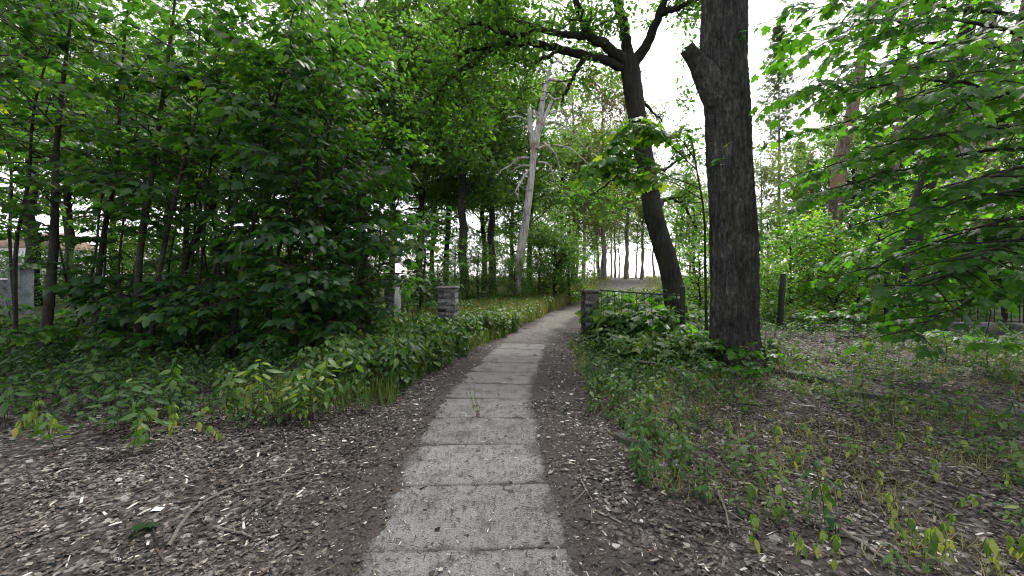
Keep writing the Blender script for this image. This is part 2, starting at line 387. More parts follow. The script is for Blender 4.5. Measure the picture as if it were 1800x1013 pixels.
M_FOAM = rock_mat('white_foam', (.72, .72, .72), (.82, .82, .82), 60, .6, .2, (.5, .48, .44), .7)
M_WALLH = rock_mat('pale_house_wall', (.66, .69, .72), (.78, .80, .82), 12, .8, .1, (.5, .52, .54), .7)
M_WINDOW = rock_mat('window_glass', (.12, .14, .19), (.20, .22, .28), 3, .15, 0, (.1, .1, .12), .8)
M_ROOF = rock_mat('brown_roof', (.16, .11, .085), (.26, .18, .14), 15, .8, .3)
M_CHIM = rock_mat('orange_brick', (.34, .13, .07), (.48, .20, .11), 20, .9, .3)
M_GARDENW = rock_mat('blue_grey_wall', (.10, .115, .13), (.17, .185, .20), 18, .9, .3)

def slab_mat():
    m, n, l = new_mat('worn_concrete_slab')
    out = n.new('ShaderNodeOutputMaterial'); tc = n.new('ShaderNodeTexCoord'); oi = n.new('ShaderNodeObjectInfo')
    ad = n.new('ShaderNodeVectorMath'); ad.operation = 'ADD'
    l.new(tc.outputs['Object'], ad.inputs[0]); l.new(oi.outputs['Location'], ad.inputs[1])
    def nz(s, d=6, r=.6):
        q = n.new('ShaderNodeTexNoise'); q.inputs['Scale'].default_value = s; q.inputs['Detail'].default_value = d; q.inputs['Roughness'].default_value = r; l.new(ad.outputs[0], q.inputs['Vector']); return q
    a, b, c = nz(95, 4), nz(4.5, 8), nz(24, 5, .7)
    cr = ramp(n, [(.30, (.055, .052, .050)), (.45, (.16, .155, .152)), (.62, (.225, .22, .216)), (.74, (.36, .355, .35))]); l.new(a.outputs['Fac'], cr.inputs[0])
    cb = ramp(n, [(.30, (.48, .44, .41)), (.47, (.95, .94, .93)), (.72, (1.15, 1.15, 1.16))]); l.new(b.outputs['Fac'], cb.inputs[0])
    cc = ramp(n, [(.32, (.55, .50, .47)), (.46, (1, 1, 1))]); l.new(c.outputs['Fac'], cc.inputs[0])
    
    rv = ramp(n, [(0, (.86, .85, .84)), (1, (1.06, 1.05, 1.04))]); l.new(oi.outputs['Random'], rv.inputs[0])
    x0 = n.new('ShaderNodeMix'); x0.data_type = 'RGBA'; x0.blend_type = 'MULTIPLY'; x0.inputs[0].default_value = 1; l.new(cr.outputs[0], x0.inputs[6]); l.new(rv.outputs[0], x0.inputs[7])
    x = n.new('ShaderNodeMix'); x.data_type = 'RGBA'; x.blend_type = 'MULTIPLY'; x.inputs[0].default_value = 1; l.new(x0.outputs[2], x.inputs[6]); l.new(cb.outputs[0], x.inputs[7])
    y = n.new('ShaderNodeMix'); y.data_type = 'RGBA'; y.blend_type = 'MULTIPLY'; y.inputs[0].default_value = .8; l.new(x.outputs[2], y.inputs[6]); l.new(cc.outputs[0], y.inputs[7])
    pb = n.new('ShaderNodeBsdfPrincipled'); pb.inputs['Roughness'].default_value = .92; pb.inputs['Specular IOR Level'].default_value = .2; 
    ea = n.new('ShaderNodeAttribute'); ea.attribute_name = 'edge'
    es = n.new('ShaderNodeMath'); es.operation = 'MULTIPLY_ADD'; es.inputs[1].default_value = 1.6; l.new(c.outputs['Fac'], es.inputs[0]); l.new(ea.outputs['Fac'], es.inputs[2])
    er = ramp(n, [(.98, (0, 0, 0)), (1.0, (1, 1, 1))]); er.color_ramp.elements[0].position = .75
    em = n.new('ShaderNodeMath'); em.operation = 'MULTIPLY'; em.inputs[1].default_value = .62; l.new(es.outputs[0], em.inputs[0]); l.new(em.outputs[0], er.inputs[0])
    soil = ramp(n, [(.3, (.024, .020, .018)), (.5, (.062, .053, .049)), (.68, (.11, .098, .092)), (.78, (.26, .24, .23))]); l.new(a.outputs['Fac'], soil.inputs[0])
    z = n.new('ShaderNodeMix'); z.data_type = 'RGBA'; l.new(er.outputs[0], z.inputs[0]); l.new(y.outputs[2], z.inputs[6]); l.new(soil.outputs[0], z.inputs[7])
    l.new(z.outputs[2], pb.inputs['Base Color'])
    bp = n.new('ShaderNodeBump'); bp.inputs['Strength'].default_value = .6; bp.inputs['Distance'].default_value = .006; l.new(a.outputs['Fac'], bp.inputs['Height']); l.new(bp.outputs[0], pb.inputs['Normal'])
    l.new(pb.outputs[0], out.inputs['Surface'])
    return m
M_SLAB = slab_mat()

def ground_mat():
    m, n, l = new_mat('forest_floor')
    out = n.new('ShaderNodeOutputMaterial'); tc = n.new('ShaderNodeTexCoord')
    def nz(s, d=6, r=.6):
        q = n.new('ShaderNodeTexNoise'); q.inputs['Scale'].default_value = s; q.inputs['Detail'].default_value = d; q.inputs['Roughness'].default_value = r; l.new(tc.outputs['Object'], q.inputs['Vector']); return q
    def at(name):
        q = n.new('ShaderNodeAttribute'); q.attribute_name = name; return q
    def mix(f, a, b):
        q = n.new('ShaderNodeMix'); q.data_type = 'RGBA'
        l.new(f, q.inputs[0]); l.new(a, q.inputs[6]); l.new(b, q.inputs[7]); return q.outputs[2]
    vo = n.new('ShaderNodeTexVoronoi'); vo.inputs['Scale'].default_value = 26; vo.inputs['Randomness'].default_value = 1
    wv = n.new('ShaderNodeVectorMath'); wv.operation = 'MULTIPLY_ADD'; wn = nz(14); wv.inputs[1].default_value = (.09,) * 3; l.new(wn.outputs['Color'], wv.inputs[0]); l.new(tc.outputs['Object'], wv.inputs[2]); l.new(wv.outputs[0], vo.inputs['Vector'])
    sep = n.new('ShaderNodeSeparateColor'); l.new(vo.outputs['Color'], sep.inputs[0])
    litter = ramp(n, [(0, (.024, .020, .018)), (.5, (.060, .050, .045)), (.8, (.125, .108, .098)), (1, (.27, .245, .225))]); l.new(sep.outputs[0], litter.inputs[0])
    fine = nz(110, 5, .7)
    dirt = ramp(n, [(.3, (.022, .018, .0165)), (.5, (.060, .050, .046)), (.66, (.105, .092, .085)), (.76, (.27, .25, .235))]); l.new(fine.outputs['Fac'], dirt.inputs[0])
    mid = nz(8)
    sand = ramp(n, [(.3, (.095, .085, .076)), (.55, (.165, .150, .136)), (.75, (.25, .228, .205))]); l.new(mid.outputs['Fac'], sand.inputs[0])
    green = ramp(n, [(.3, (.03, .045, .015)), (.55, (.08, .11, .035)), (.75, (.18, .17, .07))]); l.new(mid.outputs['Fac'], green.inputs[0])
    c = mix(at('green').outputs['Fac'], litter.outputs[0], green.outputs[0])
    c = mix(at('dirt').outputs['Fac'], c, dirt.outputs[0])
    c = mix(at('sand').outputs['Fac'], c, sand.outputs[0])
    pb = n.new('ShaderNodeBsdfPrincipled'); pb.inputs['Roughness'].default_value = .95; pb.inputs['Specular IOR Level'].default_value = .15; l.new(c, pb.inputs['Base Color'])
    h = n.new('ShaderNodeMath'); h.operation = 'MULTIPLY_ADD'; h.inputs[1].default_value = .5; l.new(fine.outputs['Fac'], h.inputs[0]); l.new(vo.outputs['Distance'], h.inputs[2])
    bp = n.new('ShaderNodeBump'); bp.inputs['Strength'].default_value = .7; bp.inputs['Distance'].default_value = .015; l.new(h.outputs[0], bp.inputs['Height']); l.new(bp.outputs[0], pb.inputs['Normal'])
    l.new(pb.outputs[0], out.inputs['Surface'])
    return m
M_GROUND = ground_mat()

# ------------------------------------------------------------------ the ground: one sheet to the horizon
def axis(lo, hi, fine, step, g):
    a = list(np.arange(fine[0], fine[1] + 1e-6, step)); s = step; x = a[-1]
    while x < hi: s *= g; x += s; a.append(x)
    s = step; x = a[0]; pre = []
    while x > lo: s *= g; x -= s; pre.append(x)
    return np.array(pre[::-1] + a)
gx = axis(-900, 900, (-1.5, 1.6), .03, 1.07); gy = axis(-60, 1500, (1.6, 9.6), .035, 1.055)
XX, YY = np.meshgrid(gx, gy)
ZZ = ground_z(XX, YY)
pdist = np.abs(XX - path_x(YY))
nzs = fbm(XX, YY, 1.6, 5)
side = np.where(XX > path_x(YY), 1.25, 1.02)
dirt = sstep(side + .25, side - .35, pdist + (nzs - .5) * .9)
dirt = dirt * sstep(30, 14, YY)
sandp = sstep(.80, .25, pdist + (nzs - .5) * .9) * sstep(8.4, 11.5, YY)
far_sand = sstep(3.6, 1.2, np.abs(XX - path_x(YY) - .5) + (nzs - .5) * 3) * sstep(24, 34, YY)
sandp = np.maximum(sandp, far_sand)
green = sstep(13, 19, YY + (nzs - .5) * 6)
nx, ny = len(gx), len(gy)
ii = (np.arange(ny - 1)[:, None] * nx + np.arange(nx - 1)[None]).ravel()
ground = mk('ground', np.column_stack([XX.ravel(), YY.ravel(), ZZ.ravel()]), np.column_stack([ii, ii + 1, ii + 1 + nx, ii + nx]), M_GROUND, None, True,
            {'dirt': dirt.ravel(), 'sand': sandp.ravel(), 'green': green.ravel()}, True, {'kind': 'structure', 'label': 'leaf littered forest floor rising gently to a far clearing'})

# the paved path: every slab a piece of its own
path = bpy.data.objects.new('path', None); COL.objects.link(path); path['kind'] = 'structure'
path['label'] = 'straight path of worn concrete slabs leading between the gate pillars'
def slab_mesh(seed):
    r = np.random.default_rng(seed)
    nxs, nys = 26, 16
    xs = np.linspace(-SLAB_W / 2, SLAB_W / 2, nxs); ys = np.linspace(-SLAB_L / 2 + .003, SLAB_L / 2 - .003, nys)
    X, Y = np.meshgrid(xs, ys)
    ex = np.minimum(SLAB_W / 2 - np.abs(X), SLAB_L / 2 - .003 - np.abs(Y))
    Z = (fbm(X + seed * 3, Y, 3, seed) - .5) * .008 - .006 * np.exp(-ex / .012) * (.5 + vnoise(X + seed, Y, 12, seed))
    for cx_ in (-1, 1):
        for cy_ in (-1, 1):
            rr = r.uniform(.0, .06); dc = np.hypot(X - cx_ * SLAB_W / 2, Y - cy_ * SLAB_L / 2); Z -= .03 * (dc < rr * (.7 + .6 * vnoise(X + seed, Y, 16, seed)))
    Yj = Y + np.where(np.abs(Y) > SLAB_L / 2 - .03, (vnoise(X + seed, Y * 0, 9, seed) - .5) * .014, 0)
    top = np.column_stack([X.ravel(), Yj.ravel(), Z.ravel()])
    i = (np.arange(nys - 1)[:, None] * nxs + np.arange(nxs - 1)[None]).ravel()
    Q = [np.column_stack([i, i + 1, i + 1 + nxs, i + nxs])]
    per = list(range(nxs)) + [k * nxs + nxs - 1 for k in range(1, nys)] + [(nys - 1) * nxs + k for k in range(nxs - 2, -1, -1)] + [k * nxs for k in range(nys - 2, 0, -1)]
    bot = top[per].copy(); bot[:, 2] = -.06
    n0 = len(top); m = len(per)
    Q.append(np.array([[per[(k + 1) % m], per[k], n0 + k, n0 + (k + 1) % m] for k in range(m)]))
    ed = np.concatenate([np.maximum(.8 * sstep(.40, .60, np.abs(X) + .22 * (fbm(X + seed, Y, 3.5, seed) - .5)), .5 * sstep(SLAB_L / 2 - .07, SLAB_L / 2 - .01, np.abs(Y))).ravel(), np.ones(m)])
    return mk('paving_slab', np.vstack([top, bot]), [np.vstack(Q)], M_SLAB, smooth=True, tone={'edge': ed}, link=False)
slab_meshes = [slab_mesh(s) for s in range(4)]
for k in range(SLAB_N):
    y = SLAB_Y0 + (k + .5) * SLAB_L
    o = ob('paving_slab', slab_meshes[k % 4], path)
    a = math.atan2(float(path_x(y + .3) - path_x(y - .3)), .6)
    o.location = (float(path_x(y)) + random.uniform(-.02, .02), y, random.uniform(-.001, .003))
    o.rotation_euler = (R(random.uniform(-.22, .22)), R(random.uniform(-.2, .2)), -a + (math.pi if k % 3 == 1 else 0))

# ------------------------------------------------------------------ plant growing
def rot_to(d, ang, az):
    """direction at angle ang from d, azimuth az about it"""
    d = norm(d); ref = np.array([0, 0, 1.]) if abs(d[2]) < .95 else np.array([1., 0, 0])
    u = norm(np.cross(d, ref)); w = np.cross(u, d)
    return norm(math.cos(ang) * d + math.sin(ang) * (math.cos(az) * u + math.sin(az) * w))
def curve_branch(p, d, L, n, wander, up):
    pts = [np.asarray(p, float)]; d = norm(d); s = L / n
    for i in range(n):
        d = norm(d + np.array([random.gauss(0, wander), random.gauss(0, wander), random.gauss(0, wander) + up]))
        pts.append(pts[-1] + d * s)
    return np.array(pts)
class Leafset:
    def __init__(s): s.p = []; s.d = []; s.n = []; s.s = []; s.t = []
    def put(s, p, d, n, sc, t): s.p.append(p); s.d.append(d); s.n.append(n); s.s.append(sc); s.t.append(t)
    def into(s, geo, tpl):
        if s.p: geo.leaves(tpl, np.array(s.p), np.array(s.d), np.array(s.n), np.array(s.s), np.array(s.t))
def maple_spray(ls, pts, size, every=.16, t0=.15, tone=.45, flat=.32):
    """opposite leaves on stalks along a twig, tips hanging a little"""
    L = np.linalg.norm(np.diff(pts, axis=0), axis=1); cum = np.concatenate([[0], np.cumsum(L)]); tot = cum[-1]
    m = max(2, int(tot * (1 - t0) / every))
    for j in range(m + 1):
        u = (t0 + (1 - t0) * j / m) * tot
        k = min(np.searchsorted(cum, u), len(pts) - 1); k = max(k, 1)
        f = (u - cum[k - 1]) / max(L[k - 1], 1e-6); p = pts[k - 1] * (1 - f) + pts[k] * f
        d = norm(pts[k] - pts[k - 1])
        sd_ = np.cross(d, [0, 0, 1.]); ln = np.linalg.norm(sd_)
        sd_ = sd_ / ln if ln > .15 else norm([random.gauss(0, 1), random.gauss(0, 1), 0])
        for sg in ((-1, 1) if j < m else (-1, 0, 1)):
            out = norm(sd_ * sg * random.uniform(.7, 1.1) + d * random.uniform(.3, .8) + np.array([0, 0, random.uniform(-.35, .15)]))
            pet = size * random.uniform(.3, .8)
            lp = p + out * pet + np.array([0, 0, -.15 * pet])
            ld = norm(out + np.array([random.gauss(0, .2), random.gauss(0, .2), random.uniform(-.55, -.05)]))
            nm = np.array([random.gauss(0, flat), random.gauss(0, flat), 1.])
            ls.put(lp, ld, nm, size * random.uniform(.42, 1.2), min(1, max(0, random.gauss(tone, .2))))
def grow_sapling(stem, r0, t0=.25, dens=.26, bl=1.2, size=.16, tone=.45, elev=(.3, .9), wood=None, ls=None, min_bl=.35, sub=3, r1=.012, side=None):
    """side branches up a given stem polyline; returns wood Geo and Leafset"""
    wood = wood or Geo(); ls = ls or Leafset()
    n = max(8, int(np.linalg.norm(stem[-1] - stem[0]) / .35))
    P = spline(stem, n)
    rad = r0 * (1 - np.linspace(0, 1, n)) ** .75 + r1; rad[0] *= 1.25
    wood.tube(P, rad, 8 if r0 > .05 else 6, .06)
    L = np.linalg.norm(np.diff(P, axis=0), axis=1); cum = np.concatenate([[0], np.cumsum(L)]); tot = cum[-1]
    m = int(tot * (1 - t0) / dens); az = random.uniform(0, 6.28)
    for j in range(m):
        u = (t0 + (1 - t0) * (j + random.random()) / m); q = u * tot
        k = min(max(1, np.searchsorted(cum, q)), n - 1); p = P[k - 1] + (P[k] - P[k - 1]) * ((q - cum[k - 1]) / L[k - 1])
        az += 2.4 + random.gauss(0, .4)
        a = az
        if side is not None and random.random() < .55: a = side + random.gauss(0, .7)
        e = random.uniform(*elev)
        d = np.array([math.cos(a) * math.cos(e), math.sin(a) * math.cos(e), math.sin(e)])
        prof = .45 + .55 * math.sin(math.pi * min(1, .15 + .85 * (1 - (u - t0) / (1 - t0)) ** .8))
        bL = max(min_bl, bl * prof * random.uniform(.6, 1.25))
        br = curve_branch(p, d, bL, 6, .10, -.05)
        rb = min(rad[k] * .55, .008 + .010 * bL)
        wood.tube(br, np.linspace(rb, .004, 7), 4, cap=False)
        maple_spray(ls, br, size, .17, .35, tone)
        ns = max(1, int(sub * bL / bl + random.random()))
        for s in range(ns):
            v = random.uniform(.25, .85); i = int(v * 6); pp = br[i]
            dd = norm(br[min(i + 1, 6)] - br[max(0, i - 1)])
            sd_ = norm(np.cross(dd, [0, 0, 1.]) + 1e-6) * random.choice((-1, 1))
            tw = curve_branch(pp, norm(dd * .7 + sd_ * random.uniform(.5, 1) + np.array([0, 0, random.uniform(-.1, .3)])), bL * random.uniform(.3, .55), 3, .12, -.08)
            wood.tube(tw, np.linspace(rb * .5, .003, 4), 3, cap=False)
            maple_spray(ls, tw, size * .95, .16, .25, tone)
    # leader
    maple_spray(ls, P[-4:], size, .15, 0, tone)
    return wood, ls
def plant_tree(name, label, cat, base, wood, ls, tpl, wmat, lmat, group=None, extra=None):
    t = thing(name, label, cat, tuple(base), 0, group)
    wood.build('trunk', wmat, t, True, origin=base)
    g = Geo(); ls.into(g, tpl)
    if g.n: g.build('crown', lmat, t, False, origin=base)
    return t

# ------------------------------------------------------------------ the left thicket: maple saplings, each stem placed where it stands
THICK = 'maple saplings of the dark thicket'
hero = [  # base px, base D, [(px,py) up the stem], base radius, label, dD at top
    (78, 8.9, [(95, 420), (100, 250), (128, 0)], .105, 'thick dark sapling stem rising near the left edge, before the white house', -.6),
    (28, 9.6, [(28, 440), (50, 320), (62, 180), (110, 20)], .040, 'thin curved sapling stem standing in front of the grey garden pillar', -.5),
    (160, 9.3, [(180, 430), (205, 290), (215, 120), (230, -40)], .060, 'forked sapling between the thick left stem and the grey paired stems', 0),
    (243, 9.0, [(243, 480), (262, 340), (292, 130), (312, -40)], .085, 'grey brown maple stem, the front one of the close pair', -.4),
    (262, 8.4, [(280, 480), (312, 330), (345, 210), (400, 40)], .060, 'slim maple stem leaning right, crossing behind the close pair', .3),
    (318, 11.5, [(325, 460), (332, 330), (345, 190), (352, 30)], .10, 'straight shaded maple stem with the dark snapped limb beside it', 0),
    (352, 9.2, [(375, 480), (420, 340), (470, 200), (520, 60)], .045, 'slender sapling leaning strongly right in the thicket middle', -.3),
    (405, 8.6, [(425, 480), (455, 350), (485, 180), (512, 90), (540, -20)], .042, 'tall thin sapling whose dark bare leader shows against the sky', -.6),
    (470, 8.4, [(480, 500), (505, 380), (540, 260), (575, 110)], .040, 'thin sapling left of the dense maple shrubs', -.5),
    (545, 8.9, [(552, 470), (560, 330), (590, 170), (600, 60)], .045, 'thin upright sapling rising out of the dense maple shrubs', -.3),
]
def stem_pts(bpx, D, pts, dD):
    b = Gp(bpx, D); n = len(pts)
    return b, np.array([b - np.array([0, 0, .1])] + [Wp(px, py, D + dD * (i + 1) / n) for i, (px, py) in enumerate(pts)])
for i, (bpx, D, pts, r, lab, dD) in enumerate(hero):
    b, S = stem_pts(bpx, D, pts, dD)
    w, ls = grow_sapling(S, r * .8, .30, .25, 1.6, .185, .46, (.15, .75), side=-1.4, sub=3)
    if i == 2:
        for a in (-1, 1):
            grow_sapling(np.array([S[0] + [0, 0, .35], S[0] + [a * .35, -.1, 1.2], S[0] + [a * .55, -.2, 2.6]]), .025, .3, .25, .8, .16, .42, wood=w, ls=ls)
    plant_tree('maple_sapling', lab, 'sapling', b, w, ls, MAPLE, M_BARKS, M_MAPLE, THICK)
# variants for the rest of the thicket
def sap_variant(h, r, t0, dens, bl, size, tone, seed, elev=(.2, .8)):
    random.seed(seed)
    S = np.array([[0, 0, -.1], [random.gauss(0, .1), random.gauss(0, .1), h * .35], [random.gauss(0, .25), random.gauss(0, .2), h * .7], [random.gauss(0, .4), random.gauss(0, .3), h]])
    return grow_sapling(S, r, t0, dens, bl, size, tone, elev)
varS = []
for k, (h, r, t0, dens, bl, size) in enumerate([(7.5, .030, .30, .24, 1.5, .18), (8.5, .036, .36, .24, 1.6, .18), (6.2, .025, .26, .23, 1.3, .18), (9.5, .045, .38, .25, 1.8, .18)]):
    w, ls = sap_variant(h, r, t0, dens, bl, size, .45, 50 + k)
    g = Geo(); ls.into(g, MAPLE)
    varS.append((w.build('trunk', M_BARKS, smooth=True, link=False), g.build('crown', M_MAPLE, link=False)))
w, ls = sap_variant(5.2, .018, .62, .22, .9, .16, .5, 70); g = Geo(); ls.into(g, MAPLE)
varT = (w.build('trunk', M_BARK, smooth=True, link=False), g.build('crown', M_MAPLE, link=False))
varB = []   # bushy low ones
for k, (h, r, bl) in enumerate([(2.6, .03, 1.3), (3.6, .035, 1.5), (1.5, .02, .8)]):
    w, ls = sap_variant(h, r, .05, .13, bl, .19, .42, 80 + k, (.1, .9))
    g = Geo(); ls.into(g, MAPLE)
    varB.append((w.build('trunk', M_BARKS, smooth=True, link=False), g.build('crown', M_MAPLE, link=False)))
random.seed(5)
def put_var(var, name, x, y, sc, rz, label, group, cat='sapling', tilt=(0, 0)):
    t = thing(name, label, cat, (x, y, gz(x, y)), rz, group); t.scale = (sc,) * 3
    t.rotation_euler = (tilt[0], tilt[1], rz)
    ob('trunk', var[0], t); ob('crown', var[1], t)
    return t
thicket_spots = [(-11.5, 8.8), (-12.8, 10.6), (-9.6, 11.2), (-7.6, 10.6), (-6.0, 11.0), (-5.0, 10.4), (-8.2, 13.2), (-6.9, 12.8), (-10.6, 13.8), (-4.6, 12.6),
                 (-4.3, 9.6), (-13.2, 8.0), (-5.2, 8.6), (-15.8, 14.6)]
ORD = ['leftmost', 'second', 'third', 'fourth', 'fifth', 'sixth', 'seventh', 'eighth', 'ninth', 'tenth', 'eleventh', 'twelfth', 'thirteenth', 'fourteenth', 'fifteenth', 'sixteenth', 'seventeenth', 'eighteenth', 'nineteenth', 'twentieth']
def nth(k): return ORD[k] if k == 0 else ORD[k] + ' from the left'
thicket_spots.sort(key=lambda p: p[0] / p[1])
for k, (x, y) in enumerate(thicket_spots):
    put_var(varS[k % 4], 'maple_sapling', x, y, random.uniform(.85, 1.1), random.uniform(0, 6.28), 'slender maple sapling back in the dim thicket, ' + nth(k), THICK, tilt=(random.gauss(0, .05), random.gauss(.05, .05)))
pole_spots = sorted([((px - CX) / FPX * D, D) for px, D in ((125, 9.8), (205, 10.4), (225, 9.0), (298, 10.0), (335, 9.4), (385, 10.6), (430, 9.8), (452, 10.8), (498, 9.6), (520, 10.8), (590, 10.2), (615, 11.0), (640, 10.4), (570, 11.4), (365, 11.6))], key=lambda p: p[0] / p[1])
for k, (x, y) in enumerate(pole_spots):
    put_var(varT, 'maple_pole', x, y, random.uniform(.8, 1.15), random.uniform(0, 6.28), 'thin dark bare stemmed maple pole in the thicket, ' + nth(k), 'thin bare poles in the thicket', tilt=(random.gauss(0, .05), random.uniform(.02, .26)))
shrub_spots = [(-3.55, 8.0, 0, .95), (-3.45, 8.7, 1, .95), (-3.6, 9.5, 1, 1.05), (-4.3, 7.6, 2, 1.0), (-3.9, 10.6, 1, 1.2), (-3.3, 7.4, 2, .9), (-6.6, 8.4, 2, 1.0), (-4.7, 10.0, 0, 1.1), (-2.95, 12.9, 1, .9), (-5.4, 7.9, 2, .9), (-8.6, 9.0, 2, 1.0), (-6.2, 10.2, 0, .7), (-7.2, 11., 0, .8), (-9.0, 11.6, 0, .9)]
shrub_spots.sort(key=lambda p: p[0] / p[1])
for k, (x, y, v, s) in enumerate(shrub_spots):
    put_var(varB[v], 'maple_shrub', x, y, s, random.uniform(0, 6.28), ('dense tall maple shrub massed before the pale gate pillar, ' if v == 1 else 'low bushy maple shrub at the thicket edge, ') + nth(k), 'maple shrubs at the thicket edge', 'shrub')

# ------------------------------------------------------------------ woodland trees behind
def big_tree(h, r, crown_r, t0, nb, leaf, tpl_size, per, seed, lean=(0, 0), tone=.5, elev=(.1, .9), spread=.23):
    random.seed(seed); w = Geo(); ls = Leafset()
    S = spline(np.array([[0, 0, -.2], [lean[0] * .3, lean[1] * .3, h * .33], [lean[0] * .7, lean[1] * .7, h * .66], [lean[0], lean[1], h]]), 14)
    S[1:-1, :2] += np.array([[random.gauss(0, .06), random.gauss(0, .06)] for _ in range(12)])
    rad = r * (1 - np.linspace(0, 1, 14)) ** .8 + .02; rad[0] *= 1.3
    w.tube(S, rad, 10, .06)
    az = random.uniform(0, 6)
    for j in range(nb):
        u = t0 + (1 - t0) * (j + random.random()) / nb
        i = min(12, int(u * 13)); f = u * 13 - i; p = S[i] * (1 - f) + S[i + 1] * f
        az += 2.4 + random.gauss(0, .3); e = random.uniform(*elev)
        x = (u - t0) / (1 - t0)
        bL = crown_r * (.35 + .75 * math.sin(math.pi * (.18 + .8 * (1 - x)))) * random.uniform(.7, 1.15)
        d = np.array([math.cos(az) * math.cos(e), math.sin(az) * math.cos(e), math.sin(e)])
        br = curve_branch(p, d, bL, 7, .14, -.03)
        rb = min(rad[i] * .5, .02 + .02 * bL)
        w.tube(br, np.linspace(rb, .01, 8), 5, cap=False)
        for s in range(max(3, int(bL * 2.4))):
            v = random.uniform(.25, 1); q = min(7, int(v * 7.99)); pp = br[q]
            dd = rot_to(br[min(q + 1, 7)] - br[max(q - 1, 0)], random.uniform(.4, 1.2), random.uniform(0, 6.28))
            tw = curve_branch(pp, dd, random.uniform(.5, 1.1) * (.5 + .25 * bL), 3, .18, -.05)
            w.tube(tw, np.linspace(rb * .35, .005, 4), 3, cap=False)
            for q2 in range(1, 4):
                c = tw[q2]
                for _ in range(per):
                    o = np.array([random.gauss(0, spread), random.gauss(0, spread), random.gauss(0, spread * .6)])
                    ls.put(c + o, norm(o + np.array([random.gauss(0, .1), random.gauss(0, .1), -.12])), np.array([random.gauss(0, .6), random.gauss(0, .6), 1.]), tpl_size * random.uniform(.6, 1.3), min(1, max(0, random.gauss(tone, .22))))
    g = Geo(); ls.into(g, leaf)
    return w, g
def variant(args, wm, lm, **kw):
    w, g = big_tree(*args, **kw)
    return (w.build('trunk', wm, smooth=True, link=False), g.build('crown', lm, link=False))
vA = variant((15, .20, 3.8, .26, 50, SPRIG, .27, 11, 201), M_BARK, M_WOODS)
vB = variant((17, .24, 4.4, .32, 48, SPRIG, .27, 11, 202), M_BARK, M_WOODS, tone=.42)
vC = variant((12, .18, 3.2, .08, 54, SPRIG, .25, 11, 203), M_BARK, M_WOODS, tone=.6)
vD = variant((5.0, .07, 2.0, .05, 40, SPRIG, .19, 11, 204), M_BARK, M_WOODS, tone=.45)
vE = variant((6.0, .08, 2.2, .08, 40, MAPLE_LO, .17, 4, 205), M_BARK, M_MAPLE2, tone=.62)
vG = variant((5.5, .07, 2.1, .05, 40, MAPLE_LO, .16, 6, 209), M_BARK, M_MAPLE2, tone=.75)
vP = variant((15, .13, 2.6, .36, 36, SPRIG, .30, 6, 206), M_PINE, M_PALE, tone=.55)
vF = variant((14, .14, 2.8, .28, 40, SPRIG, .26, 7, 207), M_PALEB, M_PALE, tone=.6)
vR = variant((13, .16, 2.6, .25, 44, SPRIG, .26, 5, 208), M_PALEB, M_RUST, tone=.5)
WOODS = 'woodland trees behind the thicket'
random.seed(9)
def wtree(var, px, D, sc, label, group, name='woodland_tree', cat='tree', tilt=(0, 0)):
    x = (px - CX) / FPX * D
    return put_var(var, name, x, D, sc, random.uniform(0, 6.28), label, group, cat, tilt)
for px, D, v, sc, lab in [
    (815, 23, vB, 1.05, 'tall dark straight trunk standing left of the bleached dead tree'),
    (785, 29, vA, 1.0, 'thinner dark trunk seen just left of the tall straight one'),
    (738, 25, vA, 1.0, 'leafy tree rising behind the left gate pillar'),
    (690, 26, vA, 1.05, 'full green tree above the dense maple shrubs'),
    (868, 26, vB, .95, 'dark trunk leaning toward the bleached dead tree'),
    (852, 31, vA, 1.0, 'far dark trunk between the straight trunk and the dead tree'),
    (932, 29, vA, .95, 'dark trunk directly behind the bleached dead tree'),
    (640, 22, vB, 1.0, 'tall tree with bright crown over the middle of the thicket'),
    (560, 27, vA, 1.15, 'tall tree beside the sky gap over the thicket'),
    (470, 24, vC, 1.1, 'bushy tree filling the gaps behind the thicket middle'),
    (380, 30, vB, 1.05, 'tall tree hidden behind the thicket, seen through its stems'),
    (300, 24, vC, 1.1, 'yellow green tree seen through the paired grey stems'),
    (200, 28, vA, 1.0, 'tree behind the iron fence at the back of the thicket'),
    (118, 24, vB, .9, 'dark trunk just right of the big grey trunk by the house'),
    (62, 20, vB, 1.15, 'big grey trunk in front of the white house'),
    (-75, 30, vB, 1.1, 'tree at the left edge beside the white house'),
    (600, 40, vB, 1.2, 'far tree beyond the thicket, pale behind the others'),
    (760, 42, vA, 1.2, 'far tree behind the left gate pillar'),
    (900, 44, vC, 1.3, 'far tree behind the dead tree'),
    (985, 38, vC, 1.15, 'light green tree above the dark round bush'),
]:
    tl = (0, .10) if px == 868 else (random.gauss(0, .02), random.gauss(0, .02))
    wtree(v, px, D, sc, lab, WOODS, tilt=tl)
